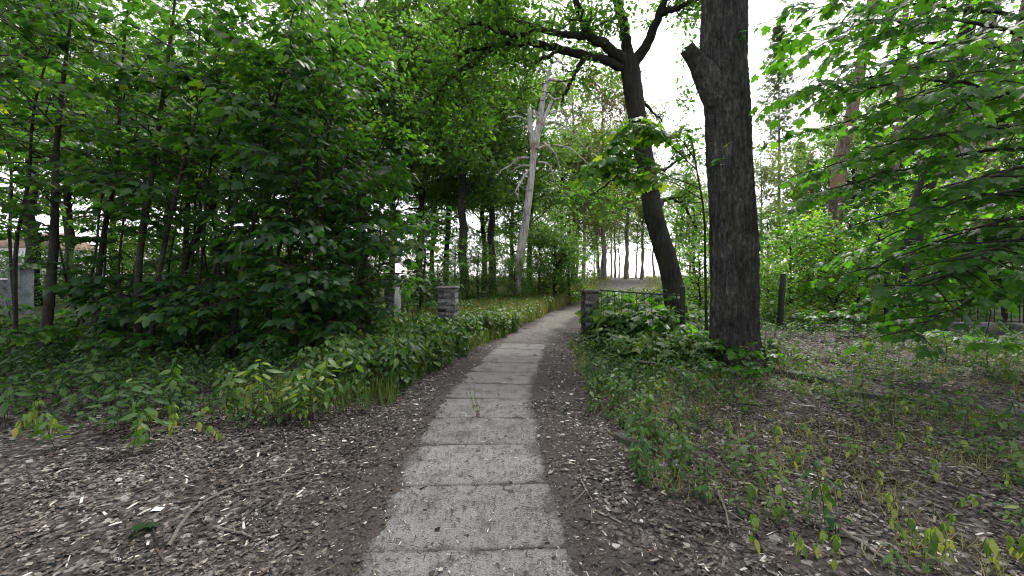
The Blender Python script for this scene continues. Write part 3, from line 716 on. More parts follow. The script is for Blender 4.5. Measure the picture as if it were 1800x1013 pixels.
# bushes in the middle distance
BU = 'bushes beside the far path'
for px, D, v, sc, lab in [(660, 33, vC, .42, 'low far bush seen between the dark trunks, left of the gate'), (735, 36, vC, .40, 'far bush behind the left gate pillar'), (800, 34, vC, .38, 'far bush behind the tall straight trunk'), (860, 37, vC, .42, 'far bush just left of the dead tree'), (580, 31, vC, .45, 'far bush beyond the maple shrubs'), (975, 21, vD, .80, 'dark round bush right of the dead tree base'), (948, 22, vD, .8, 'dark bush just behind the dead tree trunk'), (1000, 21.5, vD, .58, 'dark bush end nearest the bend of the path'), (840, 19, vD, .55, 'bright leafy bush behind the left gate pillar'), (770, 18, vD, .40, 'low bush between thicket and straight dark trunk'),
                          (905, 19.5, vD, .42, 'small bush hiding the foot of the dead tree')]:
    wtree(v, px, D, sc, lab, BU, 'bush', 'bush')
for k, (px, D, sc) in enumerate([(150, 19, .5), (215, 20, .6), (280, 18.5, .5), (340, 20, .6), (410, 18, .55), (470, 19, .6), (530, 18, .6), (590, 19, .6), (640, 21, .7), (370, 24, .8), (250, 25, .8), (95, 20, .5), (-20, 21, .5)]):
    wtree(vG if k % 2 else vD, px, D, sc, 'bright bush behind the dark iron fence, ' + nth(k), 'bushes behind the thicket', 'bush', 'bush')
# right side
RG = 'bright young trees behind the iron fence'
for px, D, v, sc, lab in [(1390, 15, vE, .50, 'low bright green maple bush beside the green corner post'), (1470, 14, vE, .55, 'bright maple bush behind the short concrete kerb'), (1545, 16, vE, .75, 'bright young maple behind the leaning pines'),
                          (1660, 15, vE, .75, 'bright young maple behind the spiked fence bars'), (1760, 14, vE, .8, 'bright young maple at the right end of the spiked fence'), (1350, 13.6, vG, .35, 'small bright bush hugging the dark green corner post'), (1425, 16.5, vG, .62, 'bright yellow green bush above the short footing'), (1510, 13.2, vG, .42, 'low yellow green bush left of the second dark post'), (1600, 18, vG, .9, 'tall yellow green bush below the pale leaning pine'), (1440, 21, vG, .8, 'yellow green bush below the rusty conifer'), (1700, 18, vG, 1.0, 'yellow green bush behind the spiked fence bars'), (1230, 17, vE, .50, 'sparse bright bush between oak and big trunk'),
                          (1330, 19, vE, .50, 'bright bush seen just right of the big trunk')]:
    wtree(v, px, D, sc, lab, RG, 'young_maple', 'tree')
for px, D, v, sc, lab in [(1500, 30, vC, 1.0, 'pale green tree behind the reddish leaning pine'), (1620, 27, vC, 1.2, 'pale green tree behind the dark leaning pine'), (1740, 30, vC, 1.2, 'tree filling the back right corner'), (1850, 24, vC, 1.2, 'tree at the right edge behind the maple boughs'), (1450, 34, vC, .95, 'pale green tree below the shorter hazy spruce'), (1560, 36, vA, 1.1, 'tall pale tree between the leaning pines'), (1680, 36, vA, 1.1, 'tall tree behind the pale grey leaning pine'), (1350, 30, vC, .5, 'low pale tree just right of the big trunk'), (1220, 30, vC, .6, 'low pale tree between oak and big trunk')]:
    wtree(v, px, D, sc, lab, 'pale trees at the back right')
FP = 'thin pale trunks on the far rise'
kf = 0
for px, D, sc, v, lab in [(1026, 35, 1.0, vF, 'pale grey trunk at the bend, the thicker of two'), (1014, 36, .9, vF, 'pale grey trunk close beside the thicker one'), (1044, 58, .8, vP, None), (1060, 48, 1.0, vP, None), (1065, 62, .8, vP, None), (1081, 54, .9, vP, None), (1088, 66, .8, vP, None),
                         (1104, 64, 1.0, vP, None), (1118, 56, .7, vP, None), (1127, 46, .9, vP, None), (1150, 60, 1.0, vP, None), (1052, 46, .9, vR, 'rust tinged tree on the far rise, its top above the oak bough'),
                         (1215, 50, 1.0, vF, 'pale trunk between oak and big trunk'), (1008, 42, 1.55, vF, 'tall pale tree right of the dead tree top'), (1062, 45, 1.65, vR, 'tall rust brown tree seen under the oak bough'), (1100, 48, 1.5, vF, 'tall pale tree beside the oak trunk'), (1000, 62, 1.1, vF, 'pale leafy tree left of the thin far pines'), (1075, 74, 1.15, vF, 'pale leafy tree straight behind the thin far pines'), (1130, 78, 1.2, vF, 'pale leafy tree behind the oak trunk'), (1185, 66, 1.1, vF, 'pale leafy tree between oak trunk and its sparse twigs'), (1250, 70, 1.2, vF, 'pale leafy tree hidden mostly by the big trunk'), (1050, 90, 1.3, vF, 'farthest pale tree beyond the sandy rise'), (1340, 34, .8, vF, 'pale trunk just right of the big trunk')]:
    wtree(v, px, D, sc, lab or 'thin pine trunk on the far sunny rise, %s of that row' % nth(kf), FP, 'far_tree', tilt=(random.gauss(0, .03), random.gauss(0, .05))); kf += lab is None

# ------------------------------------------------------------------ bleached dead tree
def px_path(pts, D): return np.array([Wp(a, b, D + (c[0] if c else 0)) for a, b, *c in pts])
D = 20.0
random.seed(21)
t = thing('dead_tree', 'bleached dead tree with bare drooping branches beside the path', 'tree', tuple(Gp(908, D)))
base = np.array(t.location)
g = Geo()
P = spline(np.vstack([Gp(906, D) - [0, 0, .2], px_path([(912, 470), (924, 390), (934, 310), (940, 250)], D)]), 14); g.tube(P, np.linspace(.22, .15, 14), 12, .06)
g.tube(spline(px_path([(938, 262), (932, 220), (930, 184)], D), 6), [.15, .14, .13, .12, .11, .09], 8, .05)
g.tube(spline(px_path([(940, 262), (948, 215), (956, 165), (966, 125), (972, 100)], D), 10), np.linspace(.19, .04, 10), 8, .06)
g.tube(spline(px_path([(942, 250), (956, 210), (968, 182), (970, 178)], D), 6), np.linspace(.12, .05, 6), 7, .06)
g.build('trunk', M_SNAG, t, True, origin=base)
for pts in [[(946, 262), (965, 256), (1000, 260), (1032, 286)], [(952, 222), (972, 214), (1000, 228), (1030, 262)], [(930, 213), (910, 205), (890, 208)], [(930, 278), (912, 278), (898, 290), (880, 300)], [(934, 292), (915, 292), (899, 303)],
            [(936, 236), (925, 222), (934, 235)], [(962, 140), (985, 142), (1000, 160), (1006, 195)], [(966, 200), (985, 196), (1002, 210)], [(958, 160), (975, 175), (990, 170)], [(966, 128), (950, 122), (938, 135)], [(968, 112), (980, 108), (990, 114)],
            [(950, 205), (938, 195), (944, 205), (955, 220)], [(928, 300), (912, 325), (905, 340)], [(955, 250), (975, 270), (985, 300)], [(945, 285), (965, 290), (975, 320)], [(935, 330), (925, 335)]]:
    g = Geo(); B = spline(px_path([(a, b, random.uniform(-.8, .8) * (i > 0)) for i, (a, b) in enumerate(pts)], D), 10)
    g.tube(B, np.linspace(.075, .022, 10), 5, .08)
    for _ in range(4):
        q = random.randint(3, 9); tw = curve_branch(B[q], rot_to(B[q] - B[q - 1], random.uniform(.5, 1.1), random.uniform(0, 6.3)), random.uniform(.2, .7), 3, .15, -.05); g.tube(tw, [.016, .012, .009, .005], 3, cap=False)
    g.build('branch', M_SNAG, t, True, origin=base)

# ------------------------------------------------------------------ the oak by the path: limbs placed one by one
D = 12.6
random.seed(31)
ob_ = Gp(1192, D)
oak = thing('oak_tree', 'dark spreading oak with a crooked trunk behind the iron gate panel', 'tree', tuple(ob_))
g = Geo()
P = spline(np.vstack([ob_ - [0, 0, .3], px_path([(1188, 545), (1176, 470), (1152, 390), (1138, 310), (1122, 220), (1110, 140), (1106, 105)], D)]), 34)
rad = np.interp(np.linspace(0, 1, 34), [0, .06, .2, .5, .8, 1], [.46, .37, .31, .28, .275, .30]); g.tube(P, rad, 18, .05)
g.build('trunk', M_BARK, oak, True, origin=ob_)
limbs = [
    [(1106, 118, 0), (1098, 60, 0), (1086, 0, -.3), (1070, -80, -.6), (1050, -180, -.8)], [(1110, 120, 0), (1138, 75, -.3), (1158, 25, -.6), (1180, -40, -.9), (1215, -120, -1.)],
    [(1104, 115, 0), (1068, 82, -.4), (1036, 62, -.8), (1020, 20, -1.), (1004, -20, -1.2), (980, -90, -1.4)], [(1036, 64, -.8), (990, 60, -1.2), (945, 52, -1.5), (918, 62, -1.7), (880, 58, -2.), (840, 40, -2.2), (800, 55, -2.4)],
    [(1104, 122, 0), (1050, 102, -.3), (985, 88, -.6), (925, 74, -1.), (880, 78, -1.2), (830, 88, -1.5), (790, 104, -1.6), (745, 110, -1.8)],
    [(985, 88, -.6), (950, 105, -.9), (915, 124, -1.)], [(1028, 98, -.4), (1012, 125, -.6), (1000, 150, -.7), (988, 178, -.8)], [(930, 74, -1.), (900, 60, -1.2), (872, 35, -1.2), (850, 5, -1.4)],
    [(872, 78, -1.2), (835, 110, -1.4), (800, 130, -1.6), (770, 165, -1.8), (752, 210, -1.8)], [(1158, 25, -.6), (1200, 10, -1.0), (1245, -10, -1.4)], [(1112, 150, 0), (1140, 190, .6), (1165, 215, 1.2)], [(1138, 300, 0), (1165, 300, .5), (1190, 285, .8), (1215, 270, 1.2)],
    [(1150, 380, 0), (1170, 350, .5), (1200, 360, 1.), (1225, 400, 1.3)], [(1126, 240, 0), (1090, 300, .4), (1060, 330, .8), (1035, 345, 1.2)], [(945, 52, -1.5), (900, 30, -1.8), (860, -10, -2.)], [(800, 130, -1.6), (820, 170, -1.7), (838, 215, -1.7)]]
lr = [.20, .18, .18, .10, .145, .07, .09, .10, .10, .12, .07, .07, .08, .06, .08, .05]
leafset = Leafset()
def oak_leaves(c, k, spread, tone=.5, size=.145):
    for _ in range(k):
        o = np.array([random.gauss(0, spread), random.gauss(0, spread), random.gauss(0, spread * .7)])
        q = c + o; sx, sy = CX + q[0] / q[1] * FPX, HZ + (CH - q[2]) / q[1] * FPX
        if min(((sx - 978) / 52) ** 2 + ((sy - 215) / 135) ** 2, ((sx - 1163) / 34) ** 2 + ((sy - 185) / 125) ** 2) < random.uniform(.35, 1.25): continue     # airy gaps beside the bough
        leafset.put(c + o, norm(o + [0, 0, .03]), np.array([random.gauss(0, .7), random.gauss(0, .7), 1.]), size * random.uniform(.6, 1.25), min(1, max(0, random.gauss(tone, .22))))
def oak_twigs(g, B, n, Lr, rb, t0=.35, per=12, spread=.12, down=-.05):
    m = len(B) - 1
    for _ in range(n):
        q = int(random.uniform(t0, 1) * m); q = max(1, min(m, q))
        tw = curve_branch(B[q], rot_to(B[q] - B[q - 1], random.uniform(.4, 1.3), random.uniform(0, 6.28)), random.uniform(*Lr), 5, .25, down)
        g.tube(tw, np.linspace(rb, .006, 6), 4, cap=False)
        for _ in range(3):
            k = random.randint(1, 5)
            t2 = curve_branch(tw[k], rot_to(tw[k] - tw[k - 1], random.uniform(.5, 1.2), random.uniform(0, 6.28)), random.uniform(.25, .6), 3, .25, down)
            g.tube(t2, [.010, .008, .006, .004], 3, cap=False)
            for c in t2[1:]: oak_leaves(c, per // 3, spread)
        for c in tw[2:]: oak_leaves(c, per // 2, spread)
for L, r in zip(limbs, lr):
    g = Geo(); m = len(L) * 5; B = spline(px_path(L, D), m)
    B[2:] += np.array([[random.gauss(0, .02), random.gauss(0, .02), random.gauss(0, .02)] for _ in range(m - 2)])
    g.tube(B, np.linspace(r, max(.015, r * .28), m), 9 if r > .12 else 6, .08)
    n = int(7 + 24 * r * len(L) / 6)
    oak_twigs(g, B, n, (.4, 1.3), max(.012, r * .2))
    g.build('branch', M_BARK, oak, True, origin=ob_)
# hanging masses of leaves at the bough ends
g = Geo()
for px, py, dD, sx, sz, n in [(790, 60, -2, 1.3, .7, 55), (740, 120, -2, .8, .8, 45), (800, 160, -1.7, .9, .8, 40), (840, 215, -1.7, .35, .7, 22), (760, 215, -1.8, .7, .6, 30), (890, 20, -1.4, 1.3, .6, 40), (910, 140, -1., .5, .6, 26), (980, 20, -1.0, 1.2, .6, 36), (1060, 20, -.6, 1.0, .7, 34),
                              (1145, -20, -.6, 1.2, .6, 34), (1210, 60, .6, .5, .8, 26), (1200, 170, 1., .35, .8, 16), (1215, 260, 1.2, .3, .8, 14), (1180, 330, 1.2, .5, .6, 24), (1090, 350, 1.0, .6, .5, 22), (1040, 320, 1.2, .5, .4, 16), (960, 160, -.8, .4, .4, 16), (1010, 70, -.6, .7, .5, 20), (1190, 420, 1.2, .5, .5, 18), (1075, 130, .8, .6, .6, 16)]:
    c = Wp(px, py, D + dD)
    for _ in range(int(n * .5)):
        p = c + np.array([random.gauss(0, sx * .6), random.gauss(0, .5), random.gauss(0, sz * .6)])
        tw = curve_branch(p, [random.gauss(0, 1), random.gauss(0, 1), random.gauss(-.2, .4)], random.uniform(.3, .7), 3, .25, -.05)
        g.tube(tw, [.010, .008, .006, .004], 3, cap=False)
        for q in tw: oak_leaves(q, 5, .11)
tw_o = g.build('twigs', M_BARK, oak, True, origin=ob_, props={'kind': 'stuff'})
g = Geo(); leafset.into(g, OAKLEAF); g.build('crown', M_OAK, oak, origin=ob_)

# ------------------------------------------------------------------ the big grey trunk on the right
D = 7.2
NR = 300
random.seed(41)
bb = Gp(1293, D)
bt = thing('big_tree', 'massive grey barked tree trunk with a broken branch stub, closest on the right', 'tree', tuple(bb))
P = spline(np.vstack([bb - [0, 0, .3], px_path([(1291, 620), (1290, 560), (1289, 450), (1285, 330), (1278, 200), (1273, 100), (1272, 0), (1270, -120), (1268, -300)], D)]), NR)
K = 120
rad = np.interp(P[:, 2], [-.3, .0, .25, .7, 1.6, 3.0, 5.3, 7.5, 9.5], [.50, .47, .41, .372, .350, .345, .335, .325, .30])
ang = np.arange(K) / K * 2 * math.pi
V = np.zeros((NR, K, 3))
for i in range(NR):
    z = P[i, 2]
    for j, a in enumerate(ang):
        ca, sa = math.cos(a), math.sin(a)
        v1 = mnoise.noise((ca * 5.5, sa * 5.5, z * .55)); v2 = mnoise.noise((ca * 13, sa * 13, z * 1.5 + 7)); v3 = mnoise.noise((ca * 1.3, sa * 1.3, z * .7 + 3))
        v4 = mnoise.noise((ca * 2.2, sa * 2.2, z * 4.5 + 11)); ridge = (1 - abs(v1) * 2.8) * .020 + (1 - abs(v2) * 2.6) * .019 + v3 * .042 - .012 * max(0, 1 - abs(v4) * 9)
        fl = .26 * max(0, .55 - z) ** 1.5 * (.35 + max(0, math.cos(a * 5 + 1)))
        knot = .09 * math.exp(-((z - (CH + (490 - 118) / 720 * D)) / .30) ** 2) * max(0, -ca) ** 2
        r = rad[i] + ridge + fl + knot
        V[i, j] = P[i] + [ca * r, sa * r, 0]
i = np.arange(NR - 1)[:, None] * K; j = np.arange(K)[None]; j2 = (j + 1) % K
mk('trunk', V.reshape(-1, 3) - bb, np.stack([i + j, i + j2, i + K + j2, i + K + j], -1).reshape(-1, 4), M_BARKG, bt, True)
g = Geo()
S = spline(px_path([(1282, 205, 0), (1258, 158, -.08), (1236, 124, -.14), (1222, 104, -.18), (1208, 86, -.2)], D), 16)
g.tube(S, np.interp(np.linspace(0, 1, 16), [0, .3, .6, .8, 1], [.34, .25, .165, .135, .125]), 20, .05, cap=False)
g.build('branch_stub', M_BARKG, bt, True, origin=bb)
g = Geo(); e = S[-1]; d_ = norm(S[-1] - S[-2]); u_ = norm(np.cross(d_, [0, 1, 0])); w_ = np.cross(d_, u_)
rim = np.array([e + (u_ * math.cos(a) + w_ * math.sin(a)) * .125 + d_ * random.uniform(-.02, .05) for a in np.arange(20) / 20 * 6.2832]); 
ring2 = np.array([e + (u_ * math.cos(a) + w_ * math.sin(a)) * .07 + d_ * random.uniform(-.05, .03) for a in np.arange(20) / 20 * 6.2832])
rim0 = rim - d_ * .06
g.add(np.vstack([rim0, rim, ring2, e[None] - d_ * .04]), [[k, (k + 1) % 20, 20 + (k + 1) % 20, 20 + k] for k in range(20)] + [[20 + k, 20 + (k + 1) % 20, 40 + (k + 1) % 20, 40 + k] for k in range(20)], [[40 + k, 40 + (k + 1) % 20, 60] for k in range(20)])
g.build('broken_end', M_BARK, bt, False, origin=bb)
# leafy top above the frame, and the little sprout on the trunk
ls = Leafset(); w = Geo()
for a, e, z in [(2.6, .5, 7.4), (.6, .6, 7.8), (4.4, .7, 7.0), (5.3, .6, 8.2), (1.6, .8, 8.6), (3.5, .9, 8.8)]:
    p = np.array([np.interp(z, P[:, 2], P[:, 0]), D, z])
    B = curve_branch(p, [math.cos(a) * math.cos(e), math.sin(a) * math.cos(e), math.sin(e)], 3.6, 8, .1, .02)
    w.tube(B, np.linspace(.13, .02, 9), 7, .05)
    for q in range(3, 9):
        for _ in range(4):
            tw = curve_branch(B[q], rot_to(B[q] - B[q - 1], random.uniform(.5, 1.2), random.uniform(0, 6.3)), random.uniform(.5, 1.1), 4, .15, -.03); w.tube(tw, np.linspace(.02, .005, 5), 3, cap=False)
            maple_spray(ls, tw, .14, .14, .2, .5)
w.build('branch', M_BARKG, bt, True, origin=bb)
sp = curve_branch(Wp(1258, 300, D - .38), [.1, -.5, .5], .32, 3, .1, -.1); w = Geo(); w.tube(sp, [.008, .007, .005, .004], 4); maple_spray(ls, sp, .12, .09, .3, .75)
w.build('sprout', M_BARKS, bt, True, origin=bb)
g = Geo(); ls.into(g, MAPLE); g.build('crown', M_MAPLE2, bt, origin=bb)

random.seed(45)
b = Gp(1243, 9.0); w = Geo(); ls = Leafset()
S = spline(np.vstack([b - [0, 0, .1], px_path([(1240, 480), (1238, 380), (1225, 300), (1215, 240)], 9.0)]), 12); w.tube(S, np.linspace(.035, .012, 12), 7, .05)
for L in ([(1230, 330), (1150, 300), (1095, 270), (1035, 300)], [(1226, 300), (1160, 240), (1115, 215), (1080, 245)], [(1232, 350), (1180, 320), (1120, 310), (1065, 280)], [(1222, 280), (1190, 240), (1140, 230)]):
    B = spline(px_path([(a, c, -.35 * i) for i, (a, c) in enumerate(L)], 9.0), 12); w.tube(B, np.linspace(.014, .004, 12), 4, cap=False)
    for q in range(4, 12):
        for sg in (-1, 1):
            if random.random() < .12: continue
            d = norm(B[q] - B[q - 1]); tw = curve_branch(B[q], norm(d + norm(np.cross(d, [0, 0, 1.])) * sg * .9), random.uniform(.2, .45), 3, .1, -.08); w.tube(tw, [.006, .005, .004, .003], 3, cap=False); maple_spray(ls, tw, .19, .12, .2, .72, .25)
    maple_spray(ls, B[5:], .19, .13, 0, .72, .25)
plant_tree('maple_sapling', 'thin maple behind the big trunk, its bright spray crossing the oak trunk', 'sapling', b, w, ls, MAPLE_HI, M_BARKS, M_MAPLE2)

# ------------------------------------------------------------------ right maple: boughs reaching in from its trunk beyond the frame edge
random.seed(51)
rb = np.array([9.6, 6.6, gz(9.6, 6.6)])
rm = thing('maple_tree', 'big leafed maple whose layered boughs sweep in from the right edge', 'tree', tuple(rb))
g = Geo()
TR = spline(np.array([rb - [0, 0, .2], rb + [.1, 0, 2.5], rb + [-.1, .1, 5.5], rb + [.1, .2, 9.]]), 20); g.tube(TR, np.linspace(.20, .08, 20), 12, .05); g.build('trunk', M_BARK, rm, True, origin=rb)
ls = Leafset()
boughs = [  # height on trunk, tip px, py, D, leaf size
    (5.8, 1395, 15, 6.6), (5.6, 1400, 75, 7.2), (5.2, 1395, 165, 6.4), (4.9, 1425, 230, 7.0), (4.6, 1440, 150, 5.6), (5.5, 1480, 40, 5.2), (6.2, 1520, -60, 5.8), (4.2, 1430, 300, 6.8), (3.9, 1455, 335, 6.0), (3.7, 1520, 260, 5.0),
    (3.5, 1490, 400, 6.6), (3.2, 1500, 440, 7.2), (2.9, 1540, 470, 6.0), (2.6, 1560, 520, 6.6), (2.0, 1600, 580, 5.6), (2.4, 1640, 500, 5.0), (3.0, 1600, 380, 4.8), (4.4, 1620, 170, 4.6), (5.0, 1660, 80, 4.5), (3.4, 1690, 330, 4.6), (2.7, 1720, 450, 4.8), (6.6, 1640, -40, 5.0)]
for z, px, py, Dt in boughs:
    p0 = TR[min(19, int((z + .2) / 9.2 * 19))]; p1 = Wp(px, py, Dt)
    dv = p1 - p0; L = np.linalg.norm(dv)
    B = spline(np.array([p0, p0 + dv * .33 + [0, 0, .08 * L], p0 + dv * .68 + [0, 0, .06 * L], p1]), 16)
    B[1:-1] += np.array([[random.gauss(0, .03), random.gauss(0, .03), random.gauss(0, .02)] for _ in range(14)])
    g = Geo(); g.tube(B, np.linspace(.045, .006, 16), 6, .05)
    for q in range(3, 16):
        for sg in (-1, 1):
            if random.random() < .16: continue
            d = norm(B[q] - B[q - 1]); sdv = norm(np.cross(d, [0, 0, 1.])) * sg
            sx, sy = CX + B[q][0] / B[q][1] * FPX, HZ + (CH - B[q][2]) / B[q][1] * FPX
            if any(((sx - a) / c) ** 2 + ((sy - b) / e) ** 2 < 1 for a, b, c, e in ((1495, 225, 45, 70), (1615, 370, 50, 80), (1675, 350, 45, 80), (1740, 110, 50, 50), (1450, 400, 60, 60))): continue    # open windows between the boughs
            tw = curve_branch(B[q], norm(d * .75 + sdv * .8 + [0, 0, random.uniform(-.12, .15)]), (.35 + .75 * (1 - abs(q - 9) / 9)) * random.uniform(.7, 1.2), 4, .10, -.07)
            g.tube(tw, np.linspace(.012, .004, 5), 3, cap=False)
            maple_spray(ls, tw, .150, .15, .15, .48, .28)
    maple_spray(ls, B[9:], .150, .13, 0, .42, .25)
    g.build('bough', M_BARK, rm, True, origin=rb)
LP = np.array(ls.p); LD = np.array(ls.d); LN = np.array(ls.n); LS = np.array(ls.s); LT = np.array(ls.t)
infr = (np.abs(LP[:, 0] / LP[:, 1] * FPX) < 890) & (np.abs((CH - LP[:, 2]) / LP[:, 1] * FPX + HZ - 506) < 500)
rank = np.where(infr, LS / np.linalg.norm(LP - [0, 0, CH], axis=1), 0)
top = np.argsort(-rank)[:300]; rest = np.setdiff1d(np.arange(len(LP)), top)
g = Geo(); g.leaves(MAPLE_HI, LP[rest], LD[rest], LN[rest], LS[rest], LT[rest])
crown = g.build('crown', M_MAPLE2, rm, origin=rb)
leaf_me = [mk('leaf', MAPLE_HI[0], MAPLE_HI[1], M_MAPLE2, tone=np.full(len(MAPLE_HI[1]), tn), link=False) for tn in (.25, .45, .65)]
from mathutils import Matrix
for k in top:
    y = norm(LD[k]); z = norm(LN[k] - y * (LN[k] @ y)); x = np.cross(y, z); s = LS[k]; p = LP[k] - rb
    o = ob('leaf', leaf_me[int(LT[k] * 2.99)], crown)
    o.matrix_local = Matrix(((x[0] * s, y[0] * s, z[0] * s, p[0]), (x[1] * s, y[1] * s, z[1] * s, p[1]), (x[2] * s, y[2] * s, z[2] * s, p[2]), (0, 0, 0, 1)))

# ------------------------------------------------------------------ leaning pines, spruce and dead conifer at the right
random.seed(61)
def pine(name, label, D, pts, r, mat, crown=True, seed=0):
    b = Gp(pts[0][0], D)
    t = thing(name, label, 'tree', tuple(b), 0, 'leaning pines at the back right')
    g = Geo(); S = spline(np.vstack([b - [0, 0, .2], px_path(pts[1:], D)]), 20); g.tube(S, np.linspace(r, r * .55, 20), 12, .05)
    g.build('trunk', mat, t, True, origin=b)
    for _ in range(7):
        q = random.randint(9, 19); br = curve_branch(S[q], [random.gauss(0, 1), random.gauss(0, .6), random.uniform(-.1, .3)], random.uniform(.6, 1.8), 6, .22, 0)
        g = Geo(); g.tube(br, np.linspace(.03, .008, 7), 4, cap=False)
        for _ in range(3):
            k = random.randint(2, 6); tw = curve_branch(br[k], rot_to(br[k] - br[k - 1], .8, random.uniform(0, 6)), .5, 3, .2, 0); g.tube(tw, [.012, .009, .007, .004], 3, cap=False)
        g.build('dead_branch', M_BARK, t, True, origin=b)
    ls = Leafset()
    for _ in range(160):
        c = S[-1] + np.array([random.gauss(0, 1.4), random.gauss(0, 1.4), random.gauss(0, .8)])
        for _ in range(8): o = np.array([random.gauss(0, .2), random.gauss(0, .2), random.gauss(0, .12)]); ls.put(c + o, norm(o), np.array([random.gauss(0, .6), random.gauss(0, .6), 1]), .2, random.random())
    g = Geo(); ls.into(g, SPRIG); g.build('crown', M_NEEDLE, t, origin=b)
pine('pine_tree', 'reddish leaning pine trunk showing left of the maple boughs', 17, [(1455, 0), (1475, 300), (1490, 230), (1505, 160), (1530, 20), (1545, -90)], .28, M_PINE)
pine('pine_tree', 'dark leaning pine trunk behind the maple boughs', 13.5, [(1582, 0), (1600, 430), (1635, 300), (1680, 130), (1710, 10), (1735, -90)], .30, M_BARK)
pine('pine_tree', 'pale grey leaning pine trunk right of the dark leaning one', 16.5, [(1630, 0), (1655, 400), (1690, 290), (1715, 130), (1740, 30), (1760, -60)], .36, M_PALEB)
pine('pine_tree', 'thin orange barked pine behind the leaning pines', 22, [(1553, 0), (1555, 420), (1568, 340), (1580, 200), (1590, 60), (1596, -60)], .22, M_PINE)
pine('pine_tree', 'orange barked pine near the right edge', 20, [(1700, 0), (1720, 420), (1765, 160), (1790, 60), (1820, -60)], .30, M_PINE)

def conifer(name, label, px, D, h, r, wm, lm, dens, bl, per, group=None, droop=-.06, size=.30):
    b = Gp(px, D); t = thing(name, label, 'tree', tuple(b), 0, group)
    w = Geo(); ls = Leafset()
    S = spline(np.array([[0, 0, -.2], [.1, 0, h * .5], [0, 0, h]]), 14) + b; w.tube(S, np.linspace(r, .015, 14), 8, .04)
    z = h * .12; az = 0
    while z < h - .1:
        u = z / h; az += 2.4
        L = bl * (1 - u) ** .8 * random.uniform(.6, 1.15) + .2
        e = -.15 + .5 * u + random.gauss(0, .1)
        p = b + [0, 0, z]; br = curve_branch(p, [math.cos(az) * math.cos(e), math.sin(az) * math.cos(e), math.sin(e)], L, 6, .06, droop + .05 * u)
        w.tube(br, np.linspace(.03, .006, 7), 4, cap=False)
        for q in range(1, 7):
            for _ in range(per):
                c = br[q] + np.array([random.gauss(0, .12), random.gauss(0, .12), random.gauss(-.05, .08)])
                d = norm(br[q] - br[q - 1] + np.array([random.gauss(0, .7), random.gauss(0, .7), random.uniform(-.7, .1)]))
                ls.put(c, d, np.array([random.gauss(0, .5), random.gauss(0, .5), 1]), size * random.uniform(.6, 1.2), random.random())
        z += dens * random.uniform(.6, 1.4)
    w.build('trunk', wm, t, True, origin=b)
    g = Geo(); ls.into(g, SPRIG); g.build('crown', lm, t, origin=b)
conifer('spruce_tree', 'tall pale spruce against the white sky right of the big trunk', 1368, 42, 26.5, .22, M_PALEB, M_NEEDLE, .13, 5.2, 4, None, -.02, .46)
conifer('spruce_tree', 'shorter hazy spruce behind the dead reddish conifer', 1408, 44, 15, .22, M_PALEB, M_PALE, .13, 3.0, 5, None, -.03, .42)
conifer('dead_conifer', 'half dead conifer with rusty needles left of the reddish leaning pine', 1425, 30, 10.5, .18, M_PINE, M_RUST, .32, 1.8, 2, None, -.05, .26)
conifer('dead_conifer', 'dark dead conifer tangle low behind the bright bushes', 1412, 19, 4.3, .10, M_BARK, M_BARK, .12, 1.5, 3, None, -.12, .16)

# ------------------------------------------------------------------ gate pillars, fences, kerbs, house
def pillar(label, x, y, w, dpt, z1, course, rz, mat=M_BLOCK, cap_h=.06):
    z0 = gz(x, y); t = thing('gate_pillar', label, 'pillar', (x, y, z0), rz, 'block pillars of the old gate')
    z = -.15; k = 0
    while z < z1 - cap_h - .02:
        h = min(course, z1 - cap_h - z)
        j = .0025
        V, Fq = cbox(-w / 2 + random.uniform(0, .006), w / 2 - random.uniform(0, .006), -dpt / 2 + random.uniform(0, .006), dpt / 2 - random.uniform(0, .006), z + j, z + h - j, .012)
        V = V + (rng.random(V.shape) - .5) * .014 + [random.gauss(0, .004), random.gauss(0, .004), 0]
        mk('block', V, Fq, mat, t); z += h; k += 1
    V, Fq = box(-w / 2 + .025, w / 2 - .025, -dpt / 2 + .025, dpt / 2 - .025, -.1, z1 - cap_h); mk('mortar_core', V, Fq, M_CAP, t)
    V, Fq = cbox(-w / 2 - .03, w / 2 + .03, -dpt / 2 - .03, dpt / 2 + .03, z1 - cap_h + .002, z1, .012); V = V + (rng.random(V.shape) - .5) * .016; mk('cap', V, Fq, M_CAP, t)
    return t
random.seed(71)
PR = Gp(1036, 9.7); PL = Gp(788, 10.8); PLL = Gp(690, 11.6)
pillar('rough block gate pillar on the right side of the path', PR[0], PR[1], .32, .32, 1.28, .168, R(8))
pillar('rough block gate pillar standing in weeds just left of the path', PL[0], PL[1], .46, .46, 1.36, .168, R(-6))
pl3 = pillar('gate pillar with pale right side half hidden under the maple shrubs', PLL[0], PLL[1], .30, .40, 1.36, .168, R(-12))
V, Fq = cbox(.152, .166, -.19, .19, -.05, 1.26, .005); mk('pale_side', V, Fq, M_WHITEB, pl3)  # thin panel on the right face, lighter than the blocks
